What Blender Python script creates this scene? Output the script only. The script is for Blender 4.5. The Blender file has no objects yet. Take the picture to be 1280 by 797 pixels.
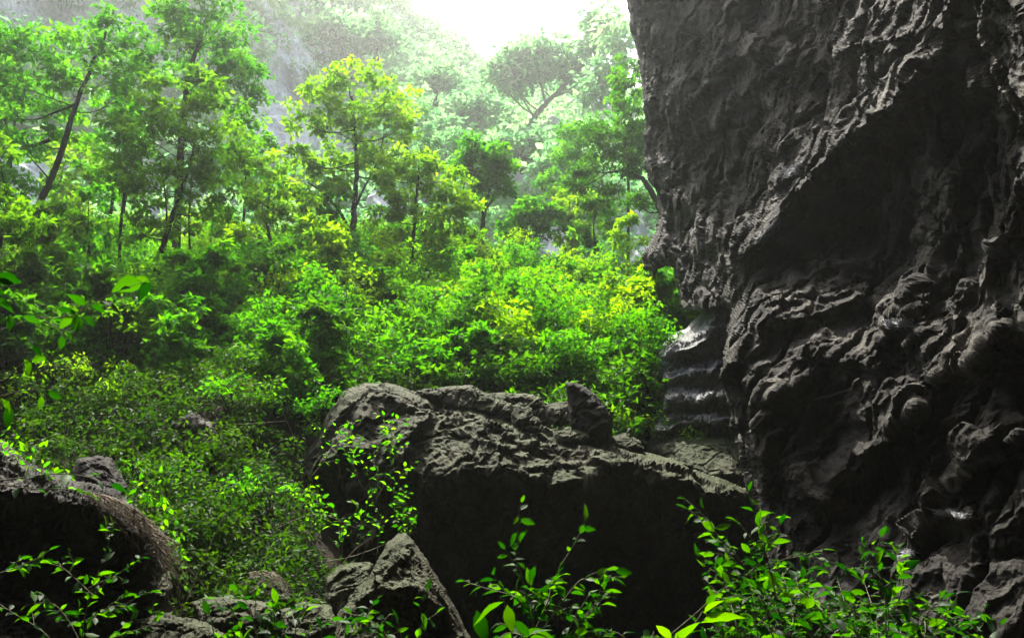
import bpy, math, random
import numpy as np
from math import radians, sin, cos, pi

RNG = np.random.default_rng(7)
random.seed(7)
C = bpy.context.scene.collection
sc = bpy.context.scene

# ---------------------------------------------------------------- camera frame
PITCH = radians(10.0)
F = 1000.0
FWD = np.array([0, cos(PITCH), sin(PITCH)])
UPV = np.array([0, -sin(PITCH), cos(PITCH)])
RGT = np.array([1.0, 0, 0])


def at(px, py, d):
    """world point(s) seen at pixel (1280x797 frame) at distance d along the view axis"""
    px = np.asarray(px, float); py = np.asarray(py, float); d = np.asarray(d, float)
    px, py, d = np.broadcast_arrays(px, py, d)
    return (d[..., None] * (FWD + ((px - 640) / F)[..., None] * RGT + ((398.5 - py) / F)[..., None] * UPV))


def project(P):
    d = P @ FWD
    return 640 + F * (P @ RGT) / d, 398.5 - F * (P @ UPV) / d, d


# ---------------------------------------------------------------- noise
def _hash(ix, iy, iz, seed):
    h = (ix.astype(np.int64) * 374761393 + iy.astype(np.int64) * 668265263 + iz.astype(np.int64) * 2147483647 + seed * 144665)
    h = (h ^ (h >> 13)) * 1274126177
    h = h & 0x7fffffff
    h = (h ^ (h >> 16)) * 73244475
    h = h & 0x7fffffff
    h = h ^ (h >> 15)
    return (h & 0xffffff) / float(0xffffff)


def vnoise(P, seed=0):
    i = np.floor(P).astype(np.int64); f = P - i
    u = f * f * f * (f * (f * 6 - 15) + 10)
    r = 0
    for dx in (0, 1):
        wx = u[:, 0] if dx else 1 - u[:, 0]
        for dy in (0, 1):
            wy = u[:, 1] if dy else 1 - u[:, 1]
            for dz in (0, 1):
                wz = u[:, 2] if dz else 1 - u[:, 2]
                r = r + wx * wy * wz * _hash(i[:, 0] + dx, i[:, 1] + dy, i[:, 2] + dz, seed)
    return r * 2 - 1


def fbm(P, oct=4, seed=0, lac=2.03, gain=0.5):
    a = 1.0; r = np.zeros(len(P)); Q = P.copy()
    for k in range(oct):
        r += a * vnoise(Q, seed + k * 17); Q = Q * lac + 3.7; a *= gain
    return r


def ridged(P, oct=4, seed=0, lac=2.1, gain=0.5):
    a = 1.0; r = np.zeros(len(P)); Q = P.copy(); w = 1.0
    for k in range(oct):
        n = 1 - np.abs(vnoise(Q, seed + k * 31)) * 1.6
        n = np.clip(n, 0, 1) ** 2
        r += a * n * w; w = np.clip(n * 1.6, 0.15, 1)
        Q = Q * lac + 1.3; a *= gain
    return r


def facets(P, seed=0, tilt=0.9):
    """broken-rock displacement: every random cell is its own tilted plane"""
    i = np.floor(P).astype(np.int64)
    wsum = np.zeros(len(P)); val = np.zeros(len(P))
    for dx in (-1, 0, 1):
        for dy in (-1, 0, 1):
            for dz in (-1, 0, 1):
                c0, c1, c2 = i[:, 0] + dx, i[:, 1] + dy, i[:, 2] + dz
                s = np.stack([c0 + _hash(c0, c1, c2, seed), c1 + _hash(c0, c1, c2, seed + 1), c2 + _hash(c0, c1, c2, seed + 2)], 1)
                D = P - s
                d2 = (D ** 2).sum(1)
                g = np.stack([_hash(c0, c1, c2, seed + 3), _hash(c0, c1, c2, seed + 4), _hash(c0, c1, c2, seed + 5)], 1) - 0.5
                v = (_hash(c0, c1, c2, seed + 6) - 0.5) + 2 * tilt * (g * D).sum(1)
                w_ = np.exp(-60.0 * d2); wsum += w_; val += w_ * v
    return val / (wsum + 1e-12)


def cracks(P, seed=0, width=.06):
    """1 along the borders of random cells, 0 inside: the joints between blocks"""
    i = np.floor(P).astype(np.int64); a = np.full(len(P), 1e9); b = np.full(len(P), 1e9)
    for dx in (-1, 0, 1):
        for dy in (-1, 0, 1):
            for dz in (-1, 0, 1):
                c0, c1, c2 = i[:, 0] + dx, i[:, 1] + dy, i[:, 2] + dz
                d = np.sqrt((P[:, 0] - c0 - _hash(c0, c1, c2, seed)) ** 2 + (P[:, 1] - c1 - _hash(c0, c1, c2, seed + 1)) ** 2 + (P[:, 2] - c2 - _hash(c0, c1, c2, seed + 2)) ** 2)
                b = np.minimum(b, np.maximum(a, d)); a = np.minimum(a, d)
    return np.exp(-((b - a) / width) ** 2)


# ---------------------------------------------------------------- object helpers
def tag(o, label=None, cat=None, group=None, kind=None):
    if label: o['label'] = label
    if cat: o['category'] = cat
    if group: o['group'] = group
    if kind: o['kind'] = kind
    return o


def empty(name, loc, label, cat, group=None):
    o = bpy.data.objects.new(name, None); C.objects.link(o)
    o.location = tuple(float(v) for v in loc); o.empty_display_size = 0.3
    return tag(o, label, cat, group)


def mesh_np(name, V, faces, mat, parent=None, smooth=True, attrs=None):
    """V (n,3) world; faces = list of int arrays (m,k). Vertices are stored relative to the parent/own base."""
    V = np.asarray(V, float)
    if parent is not None:
        org = np.array(parent.location)
    else:
        org = np.array([V[:, 0].mean(), V[:, 1].mean(), V[:, 2].min()])
    L = V - org
    me = bpy.data.meshes.new(name)
    me.vertices.add(len(L)); me.vertices.foreach_set('co', L.astype(np.float32).ravel())
    fs = [np.asarray(f, np.int32) for f in faces if len(f)]
    loops = np.concatenate([f.ravel() for f in fs])
    tot = np.concatenate([np.full(len(f), f.shape[1], np.int32) for f in fs])
    start = np.concatenate([[0], np.cumsum(tot)[:-1]]).astype(np.int32)
    me.loops.add(len(loops)); me.loops.foreach_set('vertex_index', loops)
    me.polygons.add(len(tot)); me.polygons.foreach_set('loop_start', start)
    me.polygons.foreach_set('use_smooth', np.full(len(tot), bool(smooth)))
    if attrs:
        for k, a in attrs.items():
            at_ = me.attributes.new(k, 'FLOAT', 'POINT'); at_.data.foreach_set('value', np.asarray(a, np.float32))
    me.update(calc_edges=True); me.validate()
    me.materials.append(mat)
    o = bpy.data.objects.new(name, me); C.objects.link(o)
    if parent is not None:
        o.parent = parent
    else:
        o.location = tuple(org)
    return o


def catmull(pts, n=6):
    P = np.asarray(pts, float)
    if len(P) < 3: 
        t = np.linspace(0, 1, n + 1)[:, None]; return P[0] * (1 - t) + P[-1] * t
    E = np.vstack([2 * P[0] - P[1], P, 2 * P[-1] - P[-2]]); out = []
    for i in range(1, len(E) - 2):
        for t in np.linspace(0, 1, n, endpoint=False):
            a, b, c, d = E[i - 1], E[i], E[i + 1], E[i + 2]
            out.append(0.5 * (2 * b + (c - a) * t + (2 * a - 5 * b + 4 * c - d) * t * t + (-a + 3 * b - 3 * c + d) * t ** 3))
    out.append(P[-1]); return np.array(out)


class Tubes:
    def __init__(s): s.V = []; s.Fq = []; s.n = 0
    def add(s, pts, r0, r1, sides=6, wob=0.0):
        P = np.asarray(pts, float); m = len(P)
        if m < 2: return
        T = np.gradient(P, axis=0); T /= np.linalg.norm(T, axis=1, keepdims=True) + 1e-9
        ref = np.array([0.3, 0.9, 0.2]) if abs(T[0][2]) > .8 else np.array([0, 0, 1.0])
        A = np.cross(T, ref); A /= np.linalg.norm(A, axis=1, keepdims=True) + 1e-9
        B = np.cross(T, A)
        r = np.linspace(r0, r1, m)[:, None, None]
        if wob: r = r * (1 + wob * RNG.normal(size=(m, sides, 1)))
        a = np.linspace(0, 2 * pi, sides, endpoint=False)[None, :, None]
        R = P[:, None, :] + r * (np.cos(a) * A[:, None, :] + np.sin(a) * B[:, None, :])
        s.V.append(R.reshape(-1, 3))
        i = np.arange(m - 1)[:, None] * sides; j = np.arange(sides)[None, :]; k = (j + 1) % sides
        q = np.stack([i + j, i + k, i + sides + k, i + sides + j], -1).reshape(-1, 4) + s.n
        s.Fq.append(q); s.n += m * sides
    def build(s, name, mat, parent=None):
        return mesh_np(name, np.vstack(s.V), [np.vstack(s.Fq)], mat, parent)


def norm(v): return v / (np.linalg.norm(v, axis=-1, keepdims=True) + 1e-9)


# ---------------------------------------------------------------- materials
def new_mat(name):
    m = bpy.data.materials.new(name); m.use_nodes = True; nt = m.node_tree; nt.nodes.clear()
    out = nt.nodes.new('ShaderNodeOutputMaterial'); return m, nt, out


def ramp(nt, stops):
    r = nt.nodes.new('ShaderNodeValToRGB'); e = r.color_ramp.elements
    while len(e) < len(stops): e.new(0.5)
    for k, (p, c) in enumerate(stops):
        e[k].position = p; e[k].color = (*c, 1)
    return r


def leaf_mat(name, dark, mid, bright, trans=0.55, gloss=0.014, rough=0.5, tboost=3.5):
    m, nt, out = new_mat(name); N = nt.nodes; Lk = nt.links
    a = N.new('ShaderNodeAttribute'); a.attribute_name = 'tint'
    r = ramp(nt, [(0.0, dark), (0.5, mid), (1.0, bright)]); Lk.new(a.outputs['Fac'], r.inputs[0])
    d = N.new('ShaderNodeBsdfDiffuse'); Lk.new(r.outputs[0], d.inputs[0])
    hs = N.new('ShaderNodeHueSaturation'); hs.inputs['Hue'].default_value = 0.497
    hs.inputs['Saturation'].default_value = 1.15; hs.inputs['Value'].default_value = tboost
    Lk.new(r.outputs[0], hs.inputs['Color'])
    t = N.new('ShaderNodeBsdfTranslucent'); Lk.new(hs.outputs[0], t.inputs[0])
    mx = N.new('ShaderNodeMixShader'); mx.inputs[0].default_value = trans
    Lk.new(d.outputs[0], mx.inputs[1]); Lk.new(t.outputs[0], mx.inputs[2])
    g = N.new('ShaderNodeBsdfGlossy'); g.inputs['Roughness'].default_value = rough; g.inputs[0].default_value = (.9, .95, .9, 1)
    m2 = N.new('ShaderNodeMixShader'); m2.inputs[0].default_value = gloss
    Lk.new(mx.outputs[0], m2.inputs[1]); Lk.new(g.outputs[0], m2.inputs[2]); Lk.new(m2.outputs[0], out.inputs[0])
    return m


def rock_mat(name, dark, mid, light, scale=1.0, bump=0.6, moss=None, streak=None, rough=0.75):
    m, nt, out = new_mat(name); N = nt.nodes; Lk = nt.links
    geo = N.new('ShaderNodeNewGeometry')
    mp = N.new('ShaderNodeMapping'); Lk.new(geo.outputs['Position'], mp.inputs[0])
    mp.inputs['Scale'].default_value = (scale, scale, scale * 0.8); mp.inputs['Rotation'].default_value = (0, radians(35), 0)
    n1 = N.new('ShaderNodeTexNoise'); n1.inputs['Scale'].default_value = 1.3; n1.inputs['Detail'].default_value = 9; n1.inputs['Roughness'].default_value = 0.65
    Lk.new(mp.outputs[0], n1.inputs['Vector'])
    r = ramp(nt, [(0.33, dark), (0.52, mid), (0.72, light)]); Lk.new(n1.outputs['Fac'], r.inputs[0])
    n2 = N.new('ShaderNodeTexNoise'); n2.inputs['Scale'].default_value = 16; n2.inputs['Detail'].default_value = 8; n2.inputs['Roughness'].default_value = 0.7
    Lk.new(mp.outputs[0], n2.inputs['Vector'])
    mr = N.new('ShaderNodeMapRange'); mr.inputs[1].default_value = .3; mr.inputs[2].default_value = .7; mr.inputs[3].default_value = .55; mr.inputs[4].default_value = 1.4
    Lk.new(n2.outputs['Fac'], mr.inputs[0])
    vm = N.new('ShaderNodeVectorMath'); vm.operation = 'SCALE'; Lk.new(r.outputs[0], vm.inputs[0]); Lk.new(mr.outputs[0], vm.inputs['Scale'])
    col = vm.outputs[0]
    if moss:
        sx = N.new('ShaderNodeSeparateXYZ'); Lk.new(geo.outputs['Normal'], sx.inputs[0])
        n3 = N.new('ShaderNodeTexNoise'); n3.inputs['Scale'].default_value = 0.9; n3.inputs['Detail'].default_value = 6
        Lk.new(geo.outputs['Position'], n3.inputs['Vector'])
        mu = N.new('ShaderNodeMath'); mu.operation = 'MULTIPLY'; Lk.new(sx.outputs[2], mu.inputs[0]); Lk.new(n3.outputs['Fac'], mu.inputs[1])
        m3 = N.new('ShaderNodeMapRange'); m3.inputs[1].default_value = .22; m3.inputs[2].default_value = .5; m3.inputs[4].default_value = moss[3]
        Lk.new(mu.outputs[0], m3.inputs[0])
        mi = N.new('ShaderNodeMixRGB'); Lk.new(m3.outputs[0], mi.inputs[0]); Lk.new(col, mi.inputs[1]); mi.inputs[2].default_value = (*moss[:3], 1)
        col = mi.outputs[0]
    b = N.new('ShaderNodeBsdfPrincipled'); b.inputs['Roughness'].default_value = rough
    b.inputs['Specular IOR Level'].default_value = 0.07
    Lk.new(col, b.inputs['Base Color'])
    mp2 = N.new('ShaderNodeMapping'); mp2.inputs['Scale'].default_value = (scale * 1.0, scale * 1.0, scale * 0.45); mp2.inputs['Rotation'].default_value = (0, radians(30), 0)
    Lk.new(geo.outputs['Position'], mp2.inputs[0])
    n4 = N.new('ShaderNodeTexNoise'); n4.noise_type = 'RIDGED_MULTIFRACTAL'
    n4.inputs['Scale'].default_value = 5.0; n4.inputs['Detail'].default_value = 7; n4.inputs['Distortion'].default_value = 0.6
    Lk.new(mp2.outputs[0], n4.inputs['Vector'])
    b1 = N.new('ShaderNodeBump'); b1.inputs['Strength'].default_value = bump; b1.inputs['Distance'].default_value = 0.03 / scale
    Lk.new(n4.outputs['Fac'], b1.inputs['Height'])
    b2 = N.new('ShaderNodeBump'); b2.inputs['Strength'].default_value = bump; b2.inputs['Distance'].default_value = 0.03 / scale
    Lk.new(n2.outputs['Fac'], b2.inputs['Height']); Lk.new(b1.outputs[0], b2.inputs['Normal'])
    Lk.new(b2.outputs[0], b.inputs['Normal']); Lk.new(b.outputs[0], out.inputs[0])
    return m


def plain_mat(name, c1, c2, scale=8, rough=0.8, bump=0.4):
    m, nt, out = new_mat(name); N = nt.nodes; Lk = nt.links
    geo = N.new('ShaderNodeNewGeometry')
    n = N.new('ShaderNodeTexNoise'); n.inputs['Scale'].default_value = scale; n.inputs['Detail'].default_value = 6
    Lk.new(geo.outputs['Position'], n.inputs['Vector'])
    r = ramp(nt, [(.35, c1), (.65, c2)]); Lk.new(n.outputs['Fac'], r.inputs[0])
    b = N.new('ShaderNodeBsdfPrincipled'); b.inputs['Roughness'].default_value = rough; b.inputs['Specular IOR Level'].default_value = 0.1; Lk.new(r.outputs[0], b.inputs['Base Color'])
    bp = N.new('ShaderNodeBump'); bp.inputs['Strength'].default_value = bump; bp.inputs['Distance'].default_value = .02
    Lk.new(n.outputs['Fac'], bp.inputs['Height']); Lk.new(bp.outputs[0], b.inputs['Normal']); Lk.new(b.outputs[0], out.inputs[0])
    return m


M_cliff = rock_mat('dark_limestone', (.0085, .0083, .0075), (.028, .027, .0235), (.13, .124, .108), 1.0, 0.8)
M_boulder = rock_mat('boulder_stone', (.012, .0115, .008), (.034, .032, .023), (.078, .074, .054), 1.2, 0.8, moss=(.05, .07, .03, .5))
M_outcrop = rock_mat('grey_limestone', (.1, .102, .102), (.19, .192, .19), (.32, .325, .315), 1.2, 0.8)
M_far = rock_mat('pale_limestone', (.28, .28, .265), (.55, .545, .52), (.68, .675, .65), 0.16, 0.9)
M_soil = plain_mat('soil', (.008, .0065, .004), (.022, .017, .01), 3, .95)
M_bark = plain_mat('dark_bark', (.018, .014, .01), (.05, .042, .032), 14, .9)
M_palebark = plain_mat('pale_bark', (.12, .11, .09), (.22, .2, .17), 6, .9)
M_stem = plain_mat('green_stem', (.05, .06, .03), (.12, .12, .07), 30, .7)
M_root = plain_mat('dry_root', (.09, .075, .055), (.2, .17, .13), 40, .9)
M_web = plain_mat('white_thread', (.25, .26, .27), (.4, .41, .43), 30, .6, 0)
L_yel = leaf_mat('leaf_yellow_green', (.025, .08, .002), (.055, .125, .003), (.1, .17, .004), tboost=4.2)
L_mid = leaf_mat('leaf_mid_green', (.008, .045, .002), (.02, .085, .003), (.05, .13, .004), tboost=4.4)
L_low = leaf_mat('leaf_scrub_shaded', (.006, .026, .002), (.015, .05, .003), (.04, .09, .004), tboost=1.8)  # darkened leaf green: the lower slope's canopy shade is put into the colour
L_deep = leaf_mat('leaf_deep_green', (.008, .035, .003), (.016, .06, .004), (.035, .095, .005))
L_olive = leaf_mat('leaf_olive', (.014, .045, .002), (.026, .075, .003), (.055, .125, .004), tboost=4.2)
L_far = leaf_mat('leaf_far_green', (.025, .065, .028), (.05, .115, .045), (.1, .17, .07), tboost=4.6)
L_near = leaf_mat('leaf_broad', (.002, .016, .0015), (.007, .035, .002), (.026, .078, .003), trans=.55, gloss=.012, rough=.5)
L_nearyel = leaf_mat('leaf_young', (.025, .07, .002), (.035, .085, .003), (.055, .11, .004), trans=.6, gloss=.02)


# ---------------------------------------------------------------- leaves
def leaf_cloud(P, D, Nn, L, Wd, tint):
    """diamond leaves folded along the midrib: 4 verts, 2 triangles each"""
    D = norm(D); S = norm(np.cross(D, Nn)); Nn = np.cross(S, D)
    L = L[:, None]; Wd = Wd[:, None]
    mid = P + D * L * 0.42
    a = mid + S * Wd * .5 + Nn * Wd * .16
    b = mid - S * Wd * .5 + Nn * Wd * .16
    tip = P + D * L - Nn * L * .08
    V = np.stack([P, a, tip, b], 1).reshape(-1, 3)
    i = np.arange(len(P))[:, None] * 4
    F1 = np.concatenate([i + [[0, 1, 2]], i + [[0, 2, 3]]], 1).reshape(-1, 3)
    return V, F1, np.repeat(tint, 4)


def clump_leaves(cen, rad, n, size, flat=0.55, rng=RNG, tint_base=None, tilt=0.55):
    """leaves for many clumps. cen (k,3), rad (k,), n leaves per clump"""
    k = len(cen)
    idx = np.repeat(np.arange(k), n); m = len(idx)
    u = norm(rng.normal(size=(m, 3))); rr = rng.random(m) ** 0.45
    off = u * rr[:, None] * rad[idx][:, None]; off[:, 2] *= flat
    P = cen[idx] + off
    Nn = norm(np.array([0, 0, 1.0]) + rng.normal(size=(m, 3)) * tilt)
    D = norm(u * [1, 1, .3] + rng.normal(size=(m, 3)) * .7 + [0, 0, -.25])
    L = size * rng.uniform(.6, 1.35, m)
    tb = (rng.random(k) if tint_base is None else tint_base)[idx]
    tint = np.clip(tb * .7 + rng.random(m) * .3 + off[:, 2] / (rad[idx] + 1e-6) * .12, 0, 1)
    return leaf_cloud(P, D, Nn, L, L * rng.uniform(.42, .62, m), tint)


def make_leaf_mesh(name, V, T, tint, mat, parent=None):
    return mesh_np(name, V, [T], mat, parent, smooth=False, attrs={'tint': tint})


def nice_leaves(P, D, Nn, L, ratio=.42, droop=.25, rng=RNG):
    """broad leaves with midrib fold, curved margins: 7 stations x 3 verts"""
    st = np.array([0, .08, .22, .4, .58, .76, .9, 1.0])
    hw = np.array([.01, .22, .75, 1.0, .93, .62, .26, .0])
    D = norm(D); S = norm(np.cross(D, Nn)); Nn = norm(np.cross(S, D)); m = len(P)
    out = []
    dr = droop * rng.uniform(.3, 1.6, m)
    for s, h in zip(st, hw):
        c = P + D * (L * s)[:, None] - Nn * (dr * L * s * s)[:, None]
        w = (L * ratio * .5 * h)[:, None]
        up = w * .28 * (1 + .3 * rng.normal(size=(m, 1)))
        out += [c + S * w + Nn * up, c, c - S * w + Nn * up]
    V = np.stack(out, 1).reshape(-1, 3); K = len(st) * 3
    q = []
    for j in range(len(st) - 1):
        a = j * 3
        q += [[a, a + 1, a + 4, a + 3], [a + 1, a + 2, a + 5, a + 4]]
    q = np.array(q)[None] + (np.arange(m) * K)[:, None, None]
    return V, q.reshape(-1, 4), K


# ---------------------------------------------------------------- relief rocks
def seg_dist(px, py, poly, closed=False):
    """distance, side sign (+ below / right of travel) and arc parameter to a polyline"""
    P = np.array(poly, float)
    if closed: P = np.vstack([P, P[:1]])
    best = np.full(px.shape, 1e18); sg = np.zeros(px.shape); tt = np.zeros(px.shape)
    nx = np.zeros(px.shape); ny = np.zeros(px.shape)
    seg = np.linalg.norm(np.diff(P, axis=0), axis=1); cum = np.concatenate([[0], np.cumsum(seg)]); tot = cum[-1]
    for i in range(len(P) - 1):
        a, b = P[i], P[i + 1]; ab = b - a
        t = np.clip(((px - a[0]) * ab[0] + (py - a[1]) * ab[1]) / (ab @ ab + 1e-9), 0, 1)
        qx = a[0] + t * ab[0]; qy = a[1] + t * ab[1]
        d = (px - qx) ** 2 + (py - qy) ** 2
        m = d < best
        best[m] = d[m]; nx[m] = qx[m]; ny[m] = qy[m]
        cr = ab[0] * (py - a[1]) - ab[1] * (px - a[0])
        sg[m] = np.sign(cr)[m]; tt[m] = ((cum[i] + t * seg[i]) / tot)[m]
    return np.sqrt(best), sg, tt, nx, ny


def inside(px, py, poly):
    r = np.zeros(px.shape, bool); P = poly; j = len(P) - 1
    for i in range(len(P)):
        xi, yi = P[i]; xj, yj = P[j]
        c = ((yi > py) != (yj > py)) & (px < (xj - xi) * (py - yi) / (yj - yi + 1e-12) + xi)
        r ^= c; j = i
    return r


def tps(ctrl):
    c = np.array(ctrl, float); X = c[:, :2] / 300.0; y = c[:, 2]; n = len(c)
    def U(r2): return 0.5 * r2 * np.log(r2 + 1e-9)
    K = U(((X[:, None] - X[None]) ** 2).sum(-1)) + np.eye(n) * .03
    Pm = np.hstack([np.ones((n, 1)), X])
    A = np.block([[K, Pm], [Pm.T, np.zeros((3, 3))]])
    w = np.linalg.solve(A, np.concatenate([y, np.zeros(3)]))
    def f(px, py):
        Q = np.stack([px, py], -1) / 300.0
        r = w[n] + Q @ w[n + 1:]
        for k in range(n):
            r = r + w[k] * U(((Q - X[k]) ** 2).sum(-1))
        return r
    return f


def ridge_profile(d, sg, tt, A, w1, w2, w3, rec, taper=.12):
    t = np.clip(np.minimum(tt, 1 - tt) / taper, 0, 1); t = t * t * (3 - 2 * t)
    up = np.exp(-d / w1)
    dn = (1 + rec) * np.exp(-d / w2) - rec * np.exp(-d / w3)
    return A * t * np.where(sg < 0, up, dn)


def rough_poly(poly, amp, step, seed):
    """subdivide an outline and roughen it with correlated noise, like broken stone"""
    P = [np.array(p, float) for p in poly]; out = []; nr = []; arc = []; tot = 0
    for i in range(len(P)):
        a, b = P[i], P[(i + 1) % len(P)]; L = np.linalg.norm(b - a); n = max(1, int(L / step))
        nrm = np.array([-(b - a)[1], (b - a)[0]]) / (L + 1e-9)
        for k in range(n):
            out.append(a + (b - a) * k / n); nr.append(nrm); arc.append(tot + L * k / n)
        tot += L
    arc = np.array(arc); Z = np.zeros_like(arc)
    off = 0
    for sc_, w_ in ((46, 1.2), (19, .8), (8, .35)):
        off = off + w_ * vnoise(np.stack([arc / sc_, Z + seed * 1.7, Z], 1), seed)
    off = off * np.clip(np.minimum(arc, tot - arc) / 20, 0, 1)
    return np.array(out) + np.array(nr) * (off * amp * 1.3)[:, None]


def relief_rock(name, outline, ctrl, mat, step=1.6, ridges=(), bulge=.8, R=60, thick=2.0, amps=(.12, .05, .03, .012),
                scales=(1.1, .4, .35, .08), xs=None, ys=None, rough=1.5, seed=1, parent=None, dip=35, warp=9.0, smooth=False):
    poly = rough_poly(outline, rough, max(step * 3.0, 4), seed)
    if xs is None:
        xs = np.arange(poly[:, 0].min() - step, poly[:, 0].max() + step * 1.5, step)
        ys = np.arange(poly[:, 1].min() - step, poly[:, 1].max() + step * 1.5, step)
    X, Y = np.meshgrid(xs, ys); ins = inside(X, Y, poly)
    nb = ins.copy()
    nb[1:] |= ins[:-1]; nb[:-1] |= ins[1:]; nb2 = nb.copy(); nb2[:, 1:] |= nb[:, :-1]; nb2[:, :-1] |= nb[:, 1:]
    snap = nb2 & ~ins
    cand = snap.copy()
    d, sg, tt, nx, ny = seg_dist(X[nb2], Y[nb2], poly, True)
    x = X[nb2].copy(); y = Y[nb2].copy(); sn = snap[nb2]
    x[sn] = nx[sn]; y[sn] = ny[sn]; d[sn] = 0
    idm = -np.ones(X.shape, int); idm[nb2] = np.arange(nb2.sum())
    q = np.stack([idm[:-1, :-1], idm[1:, :-1], idm[1:, 1:], idm[:-1, 1:]], -1).reshape(-1, 4)
    insf = np.stack([ins[:-1, :-1], ins[1:, :-1], ins[1:, 1:], ins[:-1, 1:]], -1).reshape(-1, 4)
    q = q[(q >= 0).all(1) & insf.any(1)]
    used = np.zeros(len(x), bool); used[q.ravel()] = True
    D0 = tps(ctrl)(x, y)
    t = np.clip(d / R, 0, 1); edge = np.sqrt(1 - (1 - t) ** 2)
    # warp the ridge lookup a little so creases are not clean curves
    Q2 = np.stack([x / 42.0, y / 42.0, np.full(len(x), seed * 3.3)], 1)
    Q2 = Q2 * 1.6
    wx = x + .5 * warp * fbm(Q2, 5, seed + 5, gain=.6); wy = y + .5 * warp * fbm(Q2 + 9.1, 5, seed + 6, gain=.6)
    dep = D0 - bulge * edge
    fade = np.clip(d / 14.0, 0, 1)
    for rd in ridges:
        line, A, w1, w2, w3, rec = rd
        dd, ss, t3, _, _ = seg_dist(wx, wy, line)
        if ss is not None:
            dep = dep - fade * ridge_profile(dd, ss, t3, A, w1, w2, w3, rec)
    n = len(x)
    E = np.concatenate([q[:, [0, 1]], q[:, [1, 2]], q[:, [2, 3]], q[:, [3, 0]]]); E = np.concatenate([E, E[:, ::-1]])
    deg = np.bincount(E[:, 0], minlength=n) + 1e-9
    def smooth_(v, it, w_=.6):
        for _ in range(it):
            v = v * (1 - w_) + w_ * np.bincount(E[:, 0], weights=v[E[:, 1]], minlength=n) / deg
        return v
    onb_ = d < 1e-6; dep = np.where(onb_ | ~used, dep, smooth_(dep, 5))
    Pf = at(x, y, dep)
    # displacement along mesh normals
    tri = q
    fn = np.cross(Pf[tri[:, 2]] - Pf[tri[:, 0]], Pf[tri[:, 3]] - Pf[tri[:, 1]])
    vn = np.zeros((n, 3))
    for k in range(4): np.add.at(vn, tri[:, k], fn)
    vn = norm(vn)
    vn = norm(vn)
    vn = np.stack([smooth_(vn[:, k], 6) for k in range(3)], 1)
    vn = norm(norm(vn) + 0.9 * norm(-Pf))           # keep displacement mostly outwards
    a = radians(dip); Rm = np.array([[cos(a), 0, -sin(a)], [0, 1, 0], [sin(a), 0, cos(a)]])
    G = Pf @ Rm.T
    G = G + .1 * np.stack([fbm(Pf * 1.3, 3, seed + 50), fbm(Pf * 1.3, 3, seed + 51), fbm(Pf * 1.3, 3, seed + 52)], 1)
    an = np.array([1.0, 1.0, .55])
    disp = (amps[0] * facets(G * an / scales[0], seed * 7 + 1) + amps[1] * facets(G * an / scales[1], seed * 7 + 2)
            + amps[2] * (ridged(G * an / scales[2], 5, seed * 7 + 3) - .5) + amps[3] * fbm(G / scales[3], 4, seed * 7 + 4)
            + amps[1] * .45 * facets(G * an / (scales[1] * .38), seed * 7 + 5)
            - amps[1] * 1.2 * cracks(G * [1, 1, .3] / (scales[0] * .55), seed * 7 + 6)
            + amps[2] * .32 * (ridged(G * [1.3, 1.3, .4] / (scales[2] * .36), 4, seed * 7 + 8) - .5))
    fd = np.clip(d / 13.0, 0.4, 1)
    Pf2 = Pf + vn * (disp * fd)[:, None]
    # back face: same outline, lower relief
    depb = D0 + thick * edge
    Pb = at(x, y, depb); Pb += (fbm(Pb / 1.2, 3, seed + 90) * .25 * np.clip(d / 40, 0, 1))[:, None] * FWD
    onb = d < 1e-6
    Pb[onb] = Pf2[onb]
    mapb = np.arange(n) + n; mapb[onb] = np.arange(n)[onb]
    V = np.vstack([Pf2, Pb])
    qb = mapb[q][:, ::-1]
    keep = np.zeros(2 * n, bool); keep[q.ravel()] = True; keep[qb.ravel()] = True
    ren = np.cumsum(keep) - 1
    return mesh_np(name, V[keep], [ren[q], ren[qb]], mat, parent, smooth=smooth)


# ---------------------------------------------------------------- terrain
def ground_h(x, y):
    sl = .45 - .07 * np.clip((x + 4) / 6, 0, 1)
    t = y - 7.2
    s = np.log1p(np.exp(np.clip(t * 1.2, -30, 30))) / 1.2
    h = -1.95 + sl * s
    h = h - .35 * np.exp(-((x - 1.5) / 3.2) ** 2 - ((y - 10) / 2.5) ** 2)
    h = h + .5 * np.clip(-x - 3.2, 0, 3) * np.exp(-((y - 7) / 5) ** 2) * .35
    S = lambda v: 1 / (1 + np.exp(-np.clip(v, -30, 30)))
    edge = 14.0 + 3.2 * S((x - 3.0) / .3)
    m = S((x + 2.0) / .5) * S((edge - y) / .3) * S((y - 7) / .5)
    low = -2.7 + 2.2 * S((x - 3.6) / .5) * S((y - 13) / .5)
    h = h * (1 - m) + low * m
    P = np.stack([x, y, np.zeros_like(x)], -1).reshape(-1, 3)
    return h + (.28 * fbm(P / 2.6, 3, 11) + .1 * fbm(P / .7, 3, 13)).reshape(x.shape) * np.clip((y - 4) / 4, .3, 1)


def grid_faces(nx, ny):
    i = np.arange(ny - 1)[:, None] * nx + np.arange(nx - 1)[None]
    return np.stack([i, i + 1, i + nx + 1, i + nx], -1).reshape(-1, 4)


xs = np.concatenate([np.linspace(-400, -40, 20)[:-1], np.linspace(-40, 40, 260), np.linspace(40, 400, 20)[1:]])
ys = np.concatenate([np.linspace(-60, 2, 30)[:-1], np.linspace(2, 40, 200), np.linspace(40, 90, 40)[1:], np.linspace(90, 500, 20)[1:]])
X, Y = np.meshgrid(xs, ys)
Z = ground_h(X, np.minimum(Y, 31)) - .02 * np.maximum(Y - 31, 0)
o = mesh_np('ground', np.stack([X, Y, Z], -1).reshape(-1, 3), [grid_faces(len(xs), len(ys))], M_soil)
tag(o, kind='structure')

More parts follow.
